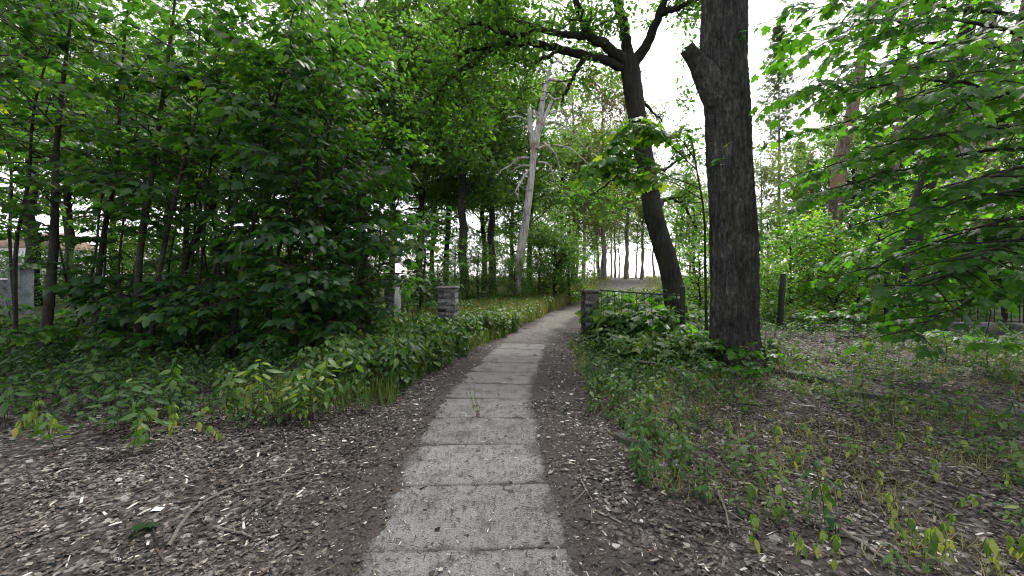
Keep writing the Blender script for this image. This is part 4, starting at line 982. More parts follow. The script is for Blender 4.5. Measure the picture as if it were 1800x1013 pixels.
def bar_fence(label, a, b, z0, z1, n, mat, r=.010, spikes=False, frame=True, group=None, name='iron_fence', rails=None):
    a = np.array(a, float); b = np.array(b, float); t = thing(name, label, 'fence', (a[0], a[1], gz(a[0], a[1])), 0, group)
    o = np.array(t.location)
    for z in (rails or (z0 + .06, z1)):
        g = Geo(); g.tube(np.array([[a[0], a[1], a[2] + z], [(a[0] + b[0]) / 2, (a[1] + b[1]) / 2, (a[2] + b[2]) / 2 + z - .008], [b[0], b[1], b[2] + z]]), .017, 6); g.build('rail', mat, t, origin=o)
    for k in range(n):
        u = (k + .5) / n; p = a + (b - a) * u
        g = Geo(); e = .12 if spikes else 0
        g.tube(np.array([p + [0, 0, z0], p + [random.gauss(0, .004), 0, (z0 + z1) / 2], p + [0, 0, z1 + e]]), r, 5)
        if spikes: g.tube(np.array([p + [0, 0, z1 + .06], p + [0, 0, z1 + .09], p + [0, 0, z1 + .17]]), [.006, .022, .002], 5)
        g.build('bar', mat, t, origin=o)
    if frame:
        for p in (a, b):
            g = Geo(); g.tube(np.array([p + [0, 0, z0 - .1], p + [0, 0, z1 + .01]]), .022, 6); g.build('frame_upright', mat, t, origin=o)
    return t
def post(label, px, D, top_py, r, mat, lean=0, group='fence posts'):
    b = Gp(px, D); h = CH - (top_py - HZ) / FPX * D - b[2]
    g = Geo(); g.tube(np.array([[0, 0, -.2], [lean * .5, 0, h * .5], [lean, 0, h - .015], [lean, 0, h]]), [r, r, r, r * .8], 14); o = g.build('fence_post', mat)
    o.location = tuple(b); tag(o, label, 'post', group); return o
bar_fence('green iron gate panel between the right pillar and round post', [PR[0] + .19, PR[1] - .05, PR[2]], [3.48, 8.45, gz(3.48, 8.45)], .15, 1.27, 11, M_IRON, name='iron_gate')
post('round green iron post in front of the oak trunk', 1200, 8.4, 503, .055, M_IRON)
post('dark green iron corner post right of the big trunk', 1370, 12.6, 481, .085, M_IRON, .12)
post('second dark post of the back fence, among the maple leaves', 1560, 12.4, 478, .085, M_DARKIRON)
g0 = Gp(1575, 12.4); g1 = Gp(1800, 11.6)
bar_fence('dark spiked iron fence half hidden behind the maple boughs', g0, g1, .2, 1.55, 16, M_DARKIRON, .013, True, True, rails=(.35, 1.35))
f0 = Gp(130, 15.5); f1 = Gp(460, 14.0)
bar_fence('dark iron fence at the back of the thicket', f0, f1, .2, 1.62, 34, M_DARKIRON, .013, False, True, rails=(.35, 1.25, 1.62))
# kerbs: the low footing of the vanished fence
def kerb(label, a, b, w, h, mat=M_KERB, sink=.12):
    a = np.array(a); b = np.array(b); d = b - a; L = np.linalg.norm(d[:2]); n = 14
    t_ = np.linspace(0, 1, n); prof = np.array([(-w / 2, -sink), (-w / 2, h - .015), (-w / 2 + .015, h), (w / 2 - .015, h), (w / 2, h - .015), (w / 2, -sink)])
    V = np.array([[u * L, y + random.gauss(0, .003), z + (random.gauss(0, .004) if z > 0 else 0)] for u in t_ for y, z in prof]); m = len(prof)
    Q = np.array([[i * m + k, (i + 1) * m + k, (i + 1) * m + k + 1, i * m + k + 1] for i in range(n - 1) for k in range(m - 1)])
    T = [[0, k + 1, k] for k in range(1, m - 1)] + [[(n - 1) * m, (n - 1) * m + k, (n - 1) * m + k + 1] for k in range(1, m - 1)]
    o = mk('kerb', V, [Q[:, ::-1], np.array(T)], mat); o.location = tuple(a); o.rotation_euler = (0, 0, math.atan2(d[1], d[0]))
    o['kind'] = 'thing'
    return tag(o, label, 'kerb', 'concrete kerbs of the old fence line')
def G0(px, py):
    D = FPX * CH / (py - HZ); return Gp(px, D)
kerb('short thick concrete kerb block just right of the big trunk', G0(1382, 660), G0(1472, 676), .22, .10)
kerb('long thin concrete kerb running to the right edge', G0(1478, 690), G0(1830, 728), .09, .07)
kerb('low concrete footing beside the dark green corner post', G0(1376, 580), G0(1500, 584), .22, .16)
kerb('dark concrete footing under the spiked fence', Gp(1560, 12.2), Gp(1800, 11.4), .2, .25)
kerb('mossy concrete kerb end lying in the weeds at the path edge', G0(1088, 772), G0(1150, 800), .14, .07)

# garden wall, pillar and house far left
def house():
    D0 = 40; x0 = (-70 - CX) / FPX * D0; x1 = (61 - CX) / FPX * D0; z0 = gz(x0, D0)
    t = thing('house', 'small pale blue white house behind trees at the far left', 'house', (x0, D0, z0))
    V, Fq = box(0, x1 - x0, 0, 6, -.3, 3.55); mk('wall', V, Fq, M_WALLH, t)
    w = x1 - x0
    for u0, u1 in ((.62, .70), (.745, .83)):
        V, Fq = box(w * u0, w * u1, -.06, -.004, 1.9, 2.5); o = mk('window', V, Fq, M_WALLH, t)
        V, Fq = box(w * u0 + .07, w * u1 - .07, -.075, -.062, 1.97, 2.43); mk('pane', V, Fq, M_WINDOW, o)
    V = np.array([[-.3, -.4, 3.5], [w + .3, -.4, 3.5], [w + .3, 3, 5.2], [-.3, 3, 5.2], [-.3, 6.4, 3.5], [w + .3, 6.4, 3.5], [-.3, -.4, 3.4], [w + .3, -.4, 3.4]])
    mk('roof', V, [np.array([[0, 1, 2, 3], [3, 2, 5, 4], [6, 7, 1, 0]]), np.array([[0, 3, 4], [1, 5, 2]])], M_ROOF, t)
    V, Fq = box(w * .72, w * .80, .8, 1.5, 3.6, 5.1); mk('chimney', V, Fq, M_CHIM, t)
house()
gp = Gp(37, 16.0)
t = thing('garden_pillar', 'blue grey rendered garden pillar with a pitched cap at the far left', 'pillar', tuple(gp))
V, Fq = cbox(-.24, .24, -.24, .24, -.2, 1.85, .01); mk('shaft', V, Fq, M_GARDENW, t)
V = np.array([[-.48, -.48, 1.855], [.48, -.48, 1.855], [.48, .48, 1.855], [-.48, .48, 1.855], [-.48, -.48, 1.91], [.48, -.48, 1.91], [.48, .48, 1.91], [-.48, .48, 1.91], [0, 0, 2.04]]) * [.64, .64, 1]
mk('cap', V, [np.array([[0, 1, 5, 4], [1, 2, 6, 5], [2, 3, 7, 6], [3, 0, 4, 7], [3, 2, 1, 0]]), np.array([[4, 5, 8], [5, 6, 8], [6, 7, 8], [7, 4, 8]])], M_CAP, t)
V, Fq = cbox(-6, -.245, -.15, .15, -.3, 1.38, .01)
o = mk('garden_wall', V, Fq, M_GARDENW); o.location = tuple(gp); tag(o, 'low blue grey garden wall running off the left edge', 'wall'); o['kind'] = 'thing'
V, Fq = cbox(-6, -.25, -.19, .19, 1.383, 1.44, .01); mk('coping', V, Fq, M_WALLH, o)

# ------------------------------------------------------------------ ground cover
random.seed(81)
def weed_kit(n, h, leaf, size, seed, droop=.2, tone=.45, whorl=False):
    """one leafy stem as a set of leaves and a stalk"""
    r = random.Random(seed); gk = Geo(); ls = Leafset()
    top_ = np.array([r.gauss(0, .15) * h, r.gauss(0, .15) * h, h]); S = spline(np.array([[0, 0, -.02], top_ * .5 + [r.gauss(0, .05) * h, r.gauss(0, .05) * h, 0], top_]), 4)
    gk.tube(S, [.004, .0035, .003, .002], 3, tone=.3, cap=False)
    az = r.uniform(0, 6)
    for k in range(n):
        u = 1 - .75 * (k / n) ** 1.3; p = S[min(3, int(u * 3.99))] * 1.0; p = np.array([np.interp(u, [0, .33, .67, 1], S[:, i]) for i in range(3)])
        az += 2.4 + r.gauss(0, .3); d = np.array([math.cos(az), math.sin(az), r.uniform(-.5, .35) - droop])
        ls.put(p + norm(d) * size * .25, norm(d), np.array([r.gauss(0, .3), r.gauss(0, .3), 1.]), size * r.uniform(.6, 1.2), min(1, max(0, r.gauss(tone, .16))))
    ls.into(gk, leaf); return gk.arrays()
def scatter(name, kits, pts, label, mat, sc=(.7, 1.3), tone_fn=None, tilt=.12):
    Vs, Qs, Ts, tq, tt = [], [], [], [], []; n = 0
    for x, y, s in pts:
        V, f, tn = kits[random.randrange(len(kits))]
        a = random.uniform(0, 6.28); k = s * random.uniform(*sc); ca, sa = math.cos(a) * k, math.sin(a) * k
        z = V[:, 2] * k
        X = V[:, 0] * ca - V[:, 1] * sa + random.gauss(0, tilt) * z; Y = V[:, 0] * sa + V[:, 1] * ca + random.gauss(0, tilt) * z
        Vs.append(np.column_stack([X + x, Y + y, z + gz(x, y)]))
        dt = (tone_fn(x, y) if tone_fn else 0) + random.gauss(0, .08)
        i = 0
        for fa in f:
            (Qs if fa.shape[1] == 4 else Ts).append(fa + n); (tq if fa.shape[1] == 4 else tt).append(tn[i:i + len(fa)] + dt); i += len(fa)
        n += len(V)
    fs = []; tn = []
    if Qs: fs.append(np.concatenate(Qs)); tn.append(np.concatenate(tq))
    if Ts: fs.append(np.concatenate(Ts)); tn.append(np.concatenate(tt))
    return mk(name, np.concatenate(Vs), fs, mat, None, False, np.clip(np.concatenate(tn), 0, 1), True, {'kind': 'stuff', 'label': label})
def sample(n, x0, x1, y0, y1, keep):
    out = []
    while len(out) < n:
        x = random.uniform(x0, x1); y = random.uniform(y0, y1); s = keep(x, y)
        if s > 0 and random.random() < min(1, s): out.append((x, y, 1.0))
    return out
balsam = [weed_kit(11, .42, OVATE, .095, 300 + k, .25) for k in range(6)]
lowweed = [weed_kit(8, .20, OVATE, .075, 320 + k, .05) for k in range(6)]
creeper = [weed_kit(7, .10, OVATE, .06, 340 + k, -.1) for k in range(4)]
broad = [weed_kit(9, .36, MAPLE_LO, .15, 360 + k, .1) for k in range(5)]
LEDX = [-20, -5.07, -3.15, -2.05, -1.45, -1.42, -1.30, -1.0, -.25, 1.5]      # front edge of the left green, as y over x
def left_edge_y(x): return np.interp(x, [-20, -5.07, -3.15, -2.05, -1.5], [4.3, 4.15, 3.95, 4.35, 5.0])
def left_edge_x(y): return np.interp(y, [4.9, 5.6, 6.8, 9.1, 11.7, 18], [-1.5, -1.55, -1.25, -.78, .02, 1.75]) 
def in_left(x, y):
    e = .5 * (float(fbm(x, y, 1.1, 3)) - .5)
    return y > left_edge_y(x) + e and (y < 4.9 or x < left_edge_x(y) + e * .5)
def kl_dark(x, y):      # under the thicket
    if not in_left(x, y) or x > -2.2: return 0
    return .35 + .65 * (y > 4.8)
def kl_verge(x, y):
    if not in_left(x, y): return 0
    d = float(left_edge_x(y)) - x
    return max(0, 1 - d / 2.4) if y > 4.9 else .25
def far_thin(x, y): return 1
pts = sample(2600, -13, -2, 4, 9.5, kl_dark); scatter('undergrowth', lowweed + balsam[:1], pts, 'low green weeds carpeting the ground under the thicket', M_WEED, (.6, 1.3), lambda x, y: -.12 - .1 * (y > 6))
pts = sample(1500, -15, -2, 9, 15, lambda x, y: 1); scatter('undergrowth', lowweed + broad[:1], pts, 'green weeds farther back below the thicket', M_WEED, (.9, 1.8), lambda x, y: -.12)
kl_patch = lambda x, y: kl_verge(x, y) * (float(fbm(x, y, 1.5, 31)) > .44)
pts = sample(1300, -4, 1.8, 4.2, 12.5, kl_patch); scatter('weeds', balsam, pts, 'tall yellow green weeds along the left edge of the path', M_WEED, (.45, 1.65), lambda x, y: .0 + .22 * (float(fbm(x, y, .8, 8)) - .45) * 2)
pts = sample(1500, -6, 2.6, 11, 22, lambda x, y: 1 if x < left_edge_x(y) - .1 else 0); scatter('weeds', balsam + lowweed[:2], pts, 'bright weeds behind the left gate pillar', M_WEED, (.9, 1.7), lambda x, y: .05)
pts = sample(170, 2.0, 3.5, 8.6, 10.6, lambda x, y: 1); scatter('weeds', balsam + broad, pts, 'tall weeds growing up through the iron gate bars', M_WEED, (1.5, 2.6), lambda x, y: .02)
# right verge
def right_edge_x(y): return np.interp(y, [2.4, 2.7, 2.95, 3.6, 4.85, 7.4, 9.6], [1.9, 1.25, .98, 1.0, .92, 1.1, 1.45])
def k_right(x, y):
    e = .45 * (float(fbm(x, y, 1.3, 6)) - .5)
    if x < right_edge_x(y) + e: return 0
    d = x - right_edge_x(y)
    f = 1.0 if y > 5.2 else .75
    w = np.interp(y, [2.6, 3.6, 5, 6.5, 8, 10], [.5, 1.1, 1.9, 2.8, 3.6, 4.2])
    return f * max(0, 1 - d / w) ** .7 * (float(fbm(x, y, 1.6, 12)) > .36) if d < w else 0
pts = sample(1500, .8, 6, 2.5, 10.2, k_right); scatter('weeds', balsam + lowweed * 2, pts, 'tangled weeds between the path and the big trunk', M_WEED, (.3, 1.0), lambda x, y: -.06 + .5 * (float(fbm(x, y, 2.5, 33)) - .5))
pts = sample(420, 1.9, 4.6, 6.9, 10.2, lambda x, y: 1); scatter('weeds', balsam + broad[:2], pts, 'leafy weeds round the iron gate panel and big trunk foot', M_WEED, (.9, 1.5), lambda x, y: .02)
pts = sample(3000, 1.2, 13, 2.0, 9.0, lambda x, y: (.35 + .65 * (x > 3.8)) * (float(fbm(x, y, 1.2, 41)) > .42) if x > right_edge_x(y) else 0); scatter('undergrowth', creeper + lowweed[:3] + balsam[:1], pts, 'sparse low plants in the leaf litter on the right', M_WEED, (.4, 1.1), lambda x, y: .12 + .3 * (float(fbm(x, y, 1.8, 44)) - .5))
pts = sample(700, 6, 15, 5.5, 13, lambda x, y: 1 if y > 9.5 or x > 8.2 else 0); scatter('undergrowth', lowweed, pts, 'low dark plants below the right maple', M_WEED, (.7, 1.6), lambda x, y: -.05)
pts = sample(900, 3.4, 16, 12.5, 24, lambda x, y: 1); scatter('undergrowth', balsam + broad[:2], pts, 'bright green weeds behind the back fence', M_WEED, (1.0, 1.9), lambda x, y: .15)
# grass: pale blades on the verge by the bend and dry tufts on the right
def grass_patch(name, label, n, x0, x1, y0, y1, keep, h, tone, per=9, lean=.5):
    g = Geo(); P_, D_, N_, S_, T_ = [], [], [], [], []
    for x, y, _ in sample(n, x0, x1, y0, y1, keep):
        z = gz(x, y)
        for _ in range(per):
            P_.append([x + random.gauss(0, .04), y + random.gauss(0, .04), z - .01]); a = random.uniform(0, 6.28); D_.append([math.cos(a) * lean * random.random(), math.sin(a) * lean * random.random(), 1.]); N_.append([math.cos(a), math.sin(a), .2]); S_.append(h * random.uniform(.5, 1.3)); T_.append(min(1, max(0, random.gauss(tone, .2))))
    g.leaves(BLADE, np.array(P_), np.array(D_), np.array(N_), np.array(S_), np.array(T_))
    return g.build(name, M_GRASS, props={'kind': 'stuff', 'label': label})
grass_patch('grass', 'pale grass along the verge where the path bends', 3000, -4, 8, 11, 30, lambda x, y: 1 if x < float(path_x(y)) - .75 and x > float(path_x(y)) - 4.0 else 0, .55, .74, 9)
grass_patch('grass', 'grass on the far sunny rise', 2600, -6, 22, 26, 60, lambda x, y: 1 if abs(x - float(path_x(y)) - .5) > 1.9 else .10, .45, .62, 8)
grass_patch('grass', 'dry brownish grass tufts among the litter on the right', 1700, 1.0, 10, 2.0, 9, lambda x, y: (float(fbm(x, y, .9, 15)) > .47) * 1.0 if x > right_edge_x(y) else 0, .15, .74, 9, 2.4)
grass_patch('grass', 'thin grass among the verge weeds', 1100, -3.5, 1.6, 4.6, 12, kl_verge, .32, .34, 8, .9)
grass_patch('grass', 'wispy dry grass among the weeds by the big trunk', 800, .9, 5, 2.8, 10, k_right, .17, .78, 6, 2.2)

# maple seedlings with big leaves
random.seed(91)
seed_vars = []
for k in range(4):
    random.seed(400 + k); w = Geo(); ls = Leafset(); h = .55
    S = spline(np.array([[0, 0, -.05], [.03, .02, h * .5], [random.gauss(0, .08), random.gauss(0, .08), h]]), 6); w.tube(S, np.linspace(.008, .004, 6), 5)
    maple_spray(ls, S, .15, .11, .3, .55, .3)
    for a in (0, 2.1, 4.2):
        tw = curve_branch(S[4], [math.cos(a + k), math.sin(a + k), .5], .22, 3, .1, -.1); w.tube(tw, [.005, .004, .004, .003], 3, cap=False); maple_spray(ls, tw, .15, .12, .5, .5, .3)
    g = Geo(); ls.into(g, MAPLE_HI)
    seed_vars.append((w.build('stem', M_BARKS, smooth=True, link=False), g.build('leaves', M_MAPLE2, link=False)))
random.seed(92)
def seedling(x, y, s, label, group):
    v = random.choice(seed_vars); t = thing('maple_seedling', label, 'seedling', (x, y, gz(x, y)), random.uniform(0, 6.28), group); t.scale = (s,) * 3
    ob('stem', v[0], t); o = ob('leaves', v[1], t); o['kind'] = 'stuff'
for k, (px, py, s) in enumerate(sorted([(1105, 590, 1.0), (1150, 600, 1.1), (1185, 605, 1.15), (1215, 625, 1.1), (1240, 640, 1.1), (1175, 640, .9), (1270, 655, 1.0), (1310, 662, .9), (1345, 655, .7), (1140, 575, 1.2), (1095, 565, 1.0), (1230, 600, 1.2), (1265, 690, .7), (1325, 690, .7), (1060, 570, 1.1), (1080, 610, .7)])):
    x, y, z = G0(px, py); seedling(x, y, s, 'big leaved maple seedling between right pillar and big trunk, ' + nth(k), 'maple seedlings round the big trunk')
for k, (px, D, s) in enumerate(sorted([(1110, 8.9, 1.5), (1150, 8.5, 1.6), (1178, 8.2, 1.5), (1070, 11.5, 2.3), (1160, 11.8, 2.2), (1120, 11, 1.5)])):
    b = Gp(px, D); seedling(b[0], b[1], s, 'tall maple seedling poking above the iron gate, ' + nth(k), 'maple seedlings behind the gate panel')
for k, (px, py, s) in enumerate(sorted([(40, 640, 1.3), (110, 625, 1.2), (190, 640, 1.1), (240, 640, 1.0), (300, 600, 1.5), (350, 620, 1.4), (420, 610, 1.5), (470, 640, 1.2), (520, 600, 1.6), (560, 640, 1.2), (20, 590, 1.6), (390, 580, 1.6), (140, 590, 1.5), (450, 570, 1.8), (600, 600, 1.4)])):
    x, y, z = G0(px, py); seedling(x, y, s, 'maple seedling with wide dull leaves on the shaded thicket floor, ' + nth(k), 'maple seedlings under the thicket')
for k, (px, py, s) in enumerate(sorted([(1660, 640, 1.0), (1740, 660, 1.0), (1500, 600, 1.2), (1590, 590, 1.3), (1430, 590, 1.1)])):
    x, y, z = G0(px, py); seedling(x, y, s, 'maple seedling shaded below the right maple boughs, ' + nth(k), 'maple seedlings at the back right')

# wilted balsam plants, each one by itself
wilt_me = []
for k in range(5):
    r = random.Random(500 + k); gk = Geo(); ls = Leafset(); h = .20
    S = spline(np.array([[0, 0, -.03], [r.gauss(0, .02), r.gauss(0, .02), h * .5], [r.gauss(0, .03), r.gauss(0, .03), h]]), 5); gk.tube(S, [.004, .0035, .003, .003, .002], 4, tone=.35)
    for q in range(10):
        a = q * 2.4; p = S[4 if q < 6 else 3 if q < 8 else 2]; d = np.array([math.cos(a) * .5, math.sin(a) * .5, -1.1 + r.uniform(0, .6)])
        ls.put(p + np.array([math.cos(a), math.sin(a), .3]) * .018, norm(d), np.array([math.cos(a), math.sin(a), .5]), .075 * r.uniform(.45, 1.15), min(1, max(0, r.gauss(.45, .3))))
    ls.into(gk, OVATE); V, f, tn = gk.arrays(); wilt_me.append(mk('wilted_plant', V, f, M_WILT, None, False, tn, False))
fresh_me = []
for k in range(3):
    V, f, tn = weed_kit(10, .30, OVATE, .12, 520 + k, .0, .45); fresh_me.append(mk('leafy_plant', V, f, M_WEED, None, False, tn, False))
random.seed(93)
def wilt(px, py, s, label, group, me=None, name='wilted_plant'):
    x, y, z = G0(px, py); o = ob(name, me or random.choice(wilt_me)); o.location = (x, y, z); o.rotation_euler = (random.gauss(0, .1), random.gauss(0, .1), random.uniform(0, 6.28)); o.scale = (s,) * 3; tag(o, label, 'plant', group)
WR = [(1372, 925), (1400, 990), (1460, 1000), (1335, 970), (1460, 905), (1420, 780), (1385, 830), (1412, 830), (1360, 790), (1455, 845), (1480, 880), (1370, 845), (1650, 960), (1675, 945), (1645, 985), (1600, 970), (1640, 1005), (1790, 1000), (1775, 990), (1570, 915), (1595, 980), (1540, 745), (1600, 738), (1720, 765), (1640, 850), (1575, 800), (1635, 790), (1500, 820), (1440, 985), (1320, 905), (1280, 775), (1660, 1010), (1770, 870), (1740, 1010), (1545, 855), (1690, 900)]
def zones(P, zf):
    by = {}
    for p in P: by.setdefault(zf(*p[:2]), []).append(p)
    return [(z, k, p) for z, L in by.items() for k, p in enumerate(sorted(L))]
def zr(px, py):
    if py > 930: return 'at the bottom right corner' if px > 1560 else 'below the splintered branch'
    if py > 830: return 'right of the forked bleached twig' if px < 1500 else 'above the bottom right corner'
    return 'between weeds and thin dark branch' if px < 1520 else 'below the long thin kerb'
for z_, k, (px, py) in zones(WR, zr): wilt(px, py, random.uniform(.6, 1.0) if py > 850 else random.uniform(.7, 1.0), 'small yellow green wilted plant %s, %s there' % (z_, nth(k)), 'wilted plants on the right')
WL = [(300, 755), (365, 760), (395, 745), (310, 775), (440, 720), (465, 725), (480, 715), (455, 700), (500, 705), (520, 735), (535, 755), (70, 760), (30, 775), (90, 775), (420, 735), (560, 690), (590, 700), (545, 690), (610, 680), (485, 740), (645, 700), (380, 780), (250, 770)]
for z_, k, (px, py) in zones(WL, lambda px, py: 'nearest the path' if px > 500 else 'mid bank' if px > 330 else 'far left'): wilt(px, py, random.uniform(.9, 1.5), 'wilted yellow green plant fronting the left weeds, %s, %s there' % (z_, nth(k)), 'wilted plants on the left')
for k, (px, py) in enumerate(sorted([(180, 765), (240, 745), (200, 720), (260, 780), (120, 740), (300, 735), (230, 800), (100, 790), (40, 735), (330, 720), (160, 715), (10, 755), (80, 700), (280, 700)])):
    wilt(px, py, random.uniform(1.0, 1.5), 'broad leaved green plant at the front of the shaded left bank, ' + nth(k), 'green plants at the front left', random.choice(fresh_me), 'leafy_plant')

# ------------------------------------------------------------------ leaf litter, wood bits, sticks
random.seed(101)
g = Geo(); rg = np.random.default_rng(5)
def ragged(seed, k=7, w=.36, cup=.12):
    r = np.random.default_rng(seed); a = np.linspace(0, 2 * math.pi, k, endpoint=False) + r.uniform(-.25, .25, k); q = r.uniform(.55, 1.15, k)
    V = np.column_stack([np.sin(a) * w * q, .5 - np.cos(a) * .5 * q, np.abs(np.sin(a)) * cup * r.uniform(.2, 1.6, k)]); V = np.vstack([V, [0, .5, 0]])
    return V, np.array([[i, (i + 1) % k, k] for i in range(k)])
RAG = [ragged(1), ragged(2, 6, .28, .2), ragged(3, 8, .42, .06), ragged(4, 6, .2, .1), OAKLEAF, CURL]
def litter(n, *a, **k):
    for q, T in enumerate(RAG): litter1(n // 6, *a, tpl=T, **k)
def litter1(n, x0, x1, y0, y1, size, keep, tone=.45, bright=.05, tpl=CURL):
    x = rg.uniform(x0, x1, n); y = rg.uniform(y0, y1, n); k = keep(x, y); m = rg.random(n) < k; x, y = x[m], y[m]; c = len(x)
    z = ground_z(x, y) + rg.uniform(.0, .018, c)
    a = rg.uniform(0, 6.28, c); d = np.column_stack([np.cos(a), np.sin(a), rg.normal(0, .12, c)])
    nm = np.column_stack([rg.normal(0, .28, c), rg.normal(0, .28, c), np.ones(c)])
    t_ = np.clip(rg.normal(tone, .2, c) + (fbm(x, y, 1.4, 27) - .5) * .7, 0, .9); b = rg.random(c) < bright; t_[b] = rg.uniform(.85, 1, b.sum())
    g.leaves(tpl, np.column_stack([x, y, z]), d, nm, size * rg.uniform(.45, 1.2, c), t_)
def k_lit(x, y):
    pd = np.abs(x - path_x(y)); e = (fbm(x, y, 1.2, 21) - .5) * .5
    return np.clip(.30 * sstep(.42, .70, pd + e * .6) + .70 * sstep(.72, 1.15, pd + e), 0.03, 1) * (.35 + .65 * (fbm(x, y, 1.9, 22) > .48)) * (.5 + .5 * (vnoise(x, y, 7, 23) > .4))
litter(44000, -4.2, .3, 1.5, 5.2, .036, k_lit, .38, .025)
litter(36000, .0, 4.2, 1.5, 5.2, .038, k_lit, .42, .04)
litter(16000, 2.5, 9.5, 4.5, 10.5, .06, k_lit, .48, .06)
litter(10000, -7, -.8, 3.0, 6.5, .050, k_lit, .34, .05)
litter(5000, -1.8, 3.0, 5.0, 13, .06, lambda x, y: sstep(.6, .9, np.abs(x - path_x(y))) * .8, .5, .2)
g.build('leaf_litter', M_LITTER, props={'kind': 'stuff', 'label': 'brown and grey dead leaves strewn over the forest floor'})
# chips and needles on path and dirt strip
g = Geo()
def chips(n, x0, x1, y0, y1, L, keep, tone, bright, wd=1.0):
    x = rg.uniform(x0, x1, n); y = rg.uniform(y0, y1, n); m = rg.random(n) < keep(x, y); x, y = x[m], y[m]; c = len(x)
    onslab = (np.abs(x - path_x(y)) < .52) & (y < SLAB_Y1); z = np.where(onslab, np.maximum(ground_z(x, y), .008), ground_z(x, y)) + .004
    a = rg.uniform(0, 6.28, c); d = np.column_stack([np.cos(a), np.sin(a), rg.normal(0, .08, c)])
    t_ = np.clip(rg.normal(tone, .18, c), 0, 1); b = rg.random(c) < bright; t_[b] = rg.uniform(.85, 1, b.sum())
    s = L * rg.uniform(.4, 1.5, c)
    T = (np.array([[-.10, 0, 0], [.10, 0, 0], [.08, 1, .05], [-.08, 1, .05], [0, .5, .14]]), np.array([[0, 1, 4], [1, 2, 4], [2, 3, 4], [3, 0, 4]]))
    T[0][:, [0, 2]] *= wd
    g.leaves(T, np.column_stack([x, y, z]), d, np.tile([0, 0, 1.], (c, 1)), s, t_)
chips(26000, -1.7, 1.5, 1.4, 5.0, .020, lambda x, y: .42 + .58 * sstep(.25, .7, np.abs(x - path_x(y))), .33, .05)
chips(9000, -1.6, 2.4, 4.5, 12, .030, lambda x, y: .15 + .85 * sstep(.35, .8, np.abs(x - path_x(y))), .38, .12)
chips(9000, -4, 4.5, 1.5, 5.0, .055, lambda x, y: sstep(.7, 1.2, np.abs(x - path_x(y))), .38, .07)
chips(1600, -4.2, 5, 1.5, 6.0, .15, lambda x, y: sstep(.5, 1.0, np.abs(x - path_x(y))), .33, .03, .32)
chips(700, 2, 9, 4, 10, .22, lambda x, y: x * 0 + 1, .40, .08, .28)
g.build('wood_bits', M_CHIP, props={'kind': 'stuff', 'label': 'tiny bark and twig bits scattered over the path'})

def stick(name, label, pts, r, mat=M_TWIG, forks=2, group='fallen sticks on the forest floor', lift=.012):
    P = np.array([G0(a, b) for a, b in pts]); P[:, 2] += lift
    c = P[0].copy(); S = spline(P, max(6, 4 * len(P))); S[:, 2] += np.abs(np.array([random.gauss(0, r * .5) for _ in S])) 
    g = Geo(); g.tube(S, np.linspace(r, r * .5, len(S)), 7, .12)
    for _ in range(forks):
        q = random.randint(2, len(S) - 2); d = S[q + 1] - S[q]; d = norm(d); s = norm(np.cross(d, [0, 0, 1])) * random.choice((-1, 1))
        tw = curve_branch(S[q], norm(d + s * .8), random.uniform(.1, .3), 4, .15, -.02); tw[:, 2] = np.maximum(tw[:, 2], S[q, 2]); g.tube(tw, np.linspace(r * .5, r * .2, 5), 5, .1)
    o = g.build(name, mat, None, True, origin=c); o.location = tuple(c); return tag(o, label, 'stick', group)
stick('fallen_branch', 'long thin curved branch lying on the litter at lower left', [(295, 965), (340, 900), (400, 868), (470, 850), (545, 832)], .013)
stick('fallen_stick', 'short pale stick lying below the long curved branch', [(375, 932), (410, 938), (444, 947)], .011, forks=0)
stick('fallen_stick', 'thin dark stick beside the torn white scrap', [(305, 888), (360, 885)], .007, M_BARK, 0)
stick('fallen_branch', 'pale dead branch lying in the weeds left of the big trunk', [(1125, 652), (1165, 660), (1200, 682), (1225, 700)], .02, forks=4, lift=.16)
stick('fallen_branch', 'forked bleached twig standing out at the weed edge', [(1262, 870), (1275, 905), (1284, 945)], .010, forks=3)
stick('fallen_branch', 'pale splintered branch lying in the lower right litter', [(1475, 940), (1520, 965), (1575, 1005)], .014, forks=2)
stick('fallen_stick', 'thin dark branch lying across the litter right of the weeds', [(1465, 778), (1520, 765), (1575, 745)], .008, M_BARK, 2)
stick('fallen_stick', 'upright thin dead twig on the right litter', [(1565, 750), (1572, 720), (1576, 695)], .006, M_BARK, 1, lift=.06)
stick('fallen_stick', 'pale crooked twig on the dirt at the right path edge', [(1022, 850), (1033, 870), (1042, 885)], .006, forks=1)
stick('fallen_stick', 'small dark stick at the left lower path edge', [(618, 998), (640, 990)], .006, M_BARK, 0)
stick('fallen_stick', 'thin stick slanting down the left bank edge', [(555, 745), (575, 722)], .006, forks=0)
stick('fallen_stick', 'dark bent twig near the green fallen leaf', [(268, 920), (272, 950), (290, 965)], .006, M_BARK, 0)
stick('fallen_stick', 'short dark stick on the slabs near the left side', [(738, 862), (750, 857)], .006, M_BARK, 0)
stick('fallen_stick', 'long dark twig in the weeds right of the leaning weeds', [(1300, 730), (1340, 732), (1375, 728)], .009, M_BARK, 1, lift=.08)
c = Gp(296, 10.6); S = spline(np.vstack([c - [0, 0, .05], px_path([(330, 452), (352, 405), (378, 356)], 10.6)]), 10); g = Geo(); g.tube(S, np.linspace(.075, .055, 10), 8, .1)
o = g.build('fallen_branch', M_BARK, None, True, origin=c); o.location = tuple(c); tag(o, 'thick dark snapped limb leaning between the thicket stems', 'branch', 'fallen sticks on the forest floor')
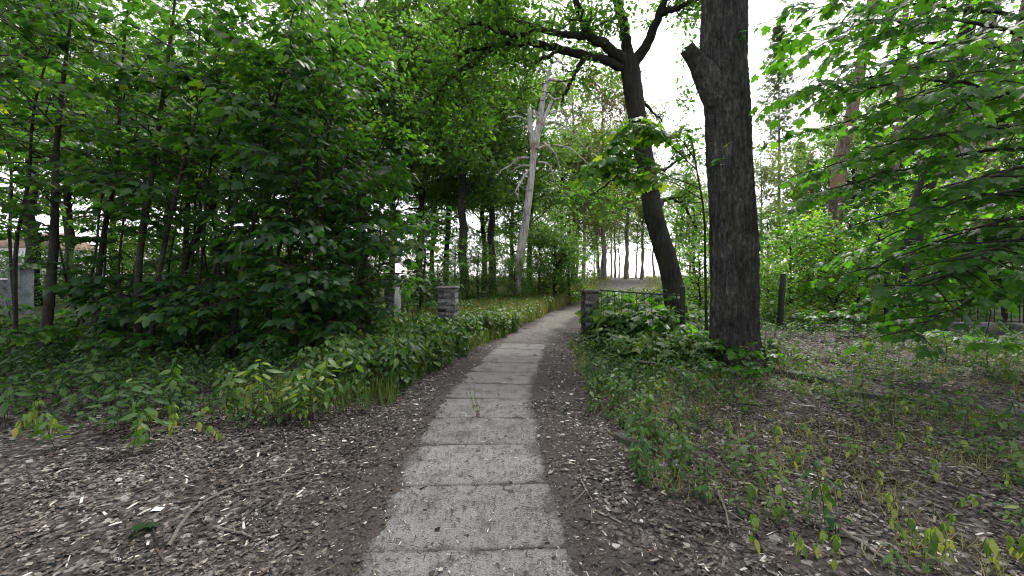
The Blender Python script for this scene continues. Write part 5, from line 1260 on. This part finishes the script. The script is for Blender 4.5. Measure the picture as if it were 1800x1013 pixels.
# pale fallen leaves and scraps, each one
random.seed(111)
pale = [mk('fallen_leaf', OAKLEAF[0] * [1, 1, .6] + [0, 0, .12], OAKLEAF[1], M_LITTER, tone=np.full(len(OAKLEAF[1]), tn), link=False) for tn in (1.0, .93, .85)]
def fallen(px, py, s, label, me, group=None, name='fallen_leaf', lift=.01):
    x, y, z = G0(px, py); o = ob(name, me); o.location = (x, y, max(z, .006) + lift); o.scale = (s,) * 3; o.rotation_euler = (random.gauss(0, .2), random.gauss(0, .2), random.uniform(0, 6.28)); return tag(o, label, 'leaf', group)
for k, (px, py) in enumerate(sorted([(973, 832), (990, 828), (1002, 806), (985, 745), (945, 773), (960, 773), (1070, 905), (1055, 908), (993, 743), (728, 755), (815, 668), (822, 692), (1015, 848), (1095, 880), (1110, 830), (1118, 838), (1062, 885), (983, 768), (860, 640), (700, 720), (680, 735), (650, 850), (770, 1010), (642, 928), (1090, 965), (1130, 925), (1025, 705), (1060, 840), (492, 945), (450, 905), (520, 880), (330, 860), (610, 780), (1200, 960), (1160, 990), (1240, 1000)], key=lambda p: (p[1] > 830, p[0]))):
    fallen(px, py, random.uniform(.035, .065), 'pale bleached fallen leaf %s, %s there' % (('far up the path', nth(k)) if k < 18 else ('near the lower path', nth(k - 18))), random.choice(pale), 'pale fallen leaves')
grn = mk('fallen_leaf', MAPLE_HI[0] * [1, 1, .5] + [0, 0, .1], MAPLE_HI[1], M_MAPLE, tone=np.full(len(MAPLE_HI[1]), .35), link=False)
fallen(240, 938, .13, 'dark green maple leaf lying alone on the litter at lower left', grn, lift=.03)
grn2 = mk('fallen_leaf', OAKLEAF[0] * [1, 1, .5] + [0, 0, .1], OAKLEAF[1], M_WEED, tone=np.full(len(OAKLEAF[1]), .5), link=False)
fallen(836, 795, .075, 'green oak leaf lying flat in the middle of the path', grn2, lift=.012)
org = mk('fallen_leaf', OVATE[0] * [1, 1, .5] + [0, 0, .1], OVATE[1], M_CHIM, link=False)
fallen(1142, 975, .04, 'small orange leaf on the dirt right of the path', org, lift=.012)
# white scrap at lower left
x, y, z = G0(276, 898); V = .55 * np.array([[-.06, -.03, .01], [.0, -.05, .03], [.06, -.02, .012], [.07, .03, .03], [.01, .05, .015], [-.05, .04, .03], [0, 0, .045]]); T = np.array([[i, (i + 1) % 6, 6] for i in range(6)])
o = mk('paper_scrap', V, T, M_FOAM); o.location = (x, y, z); tag(o, 'torn white paper scrap on the litter near the green leaf', 'litter')
# foam cup on its side by the pillar
x, y, z = G0(1031, 607)
t = thing('foam_cup', 'crushed white foam cup lying at the foot of the right pillar', 'cup', (x, y - .1, z + .06), R(75))
g = Geo(); A = np.array([[0, 0, 0], [0, .03, 0], [0, .08, .002], [0, .13, .004]]); g.tube(A, [.040, .046, .050, .055], 16, .03, cap=False); g.tube(A[::-1], [.052, .047, .043, .036], 16, cap=False); g.build('wall', M_FOAM, t, True)
g = Geo(); g.tube(np.array([[0, -.004, 0], [0, 0, 0]]), [.03, .042], 16); g.build('base', M_FOAM, t, True)
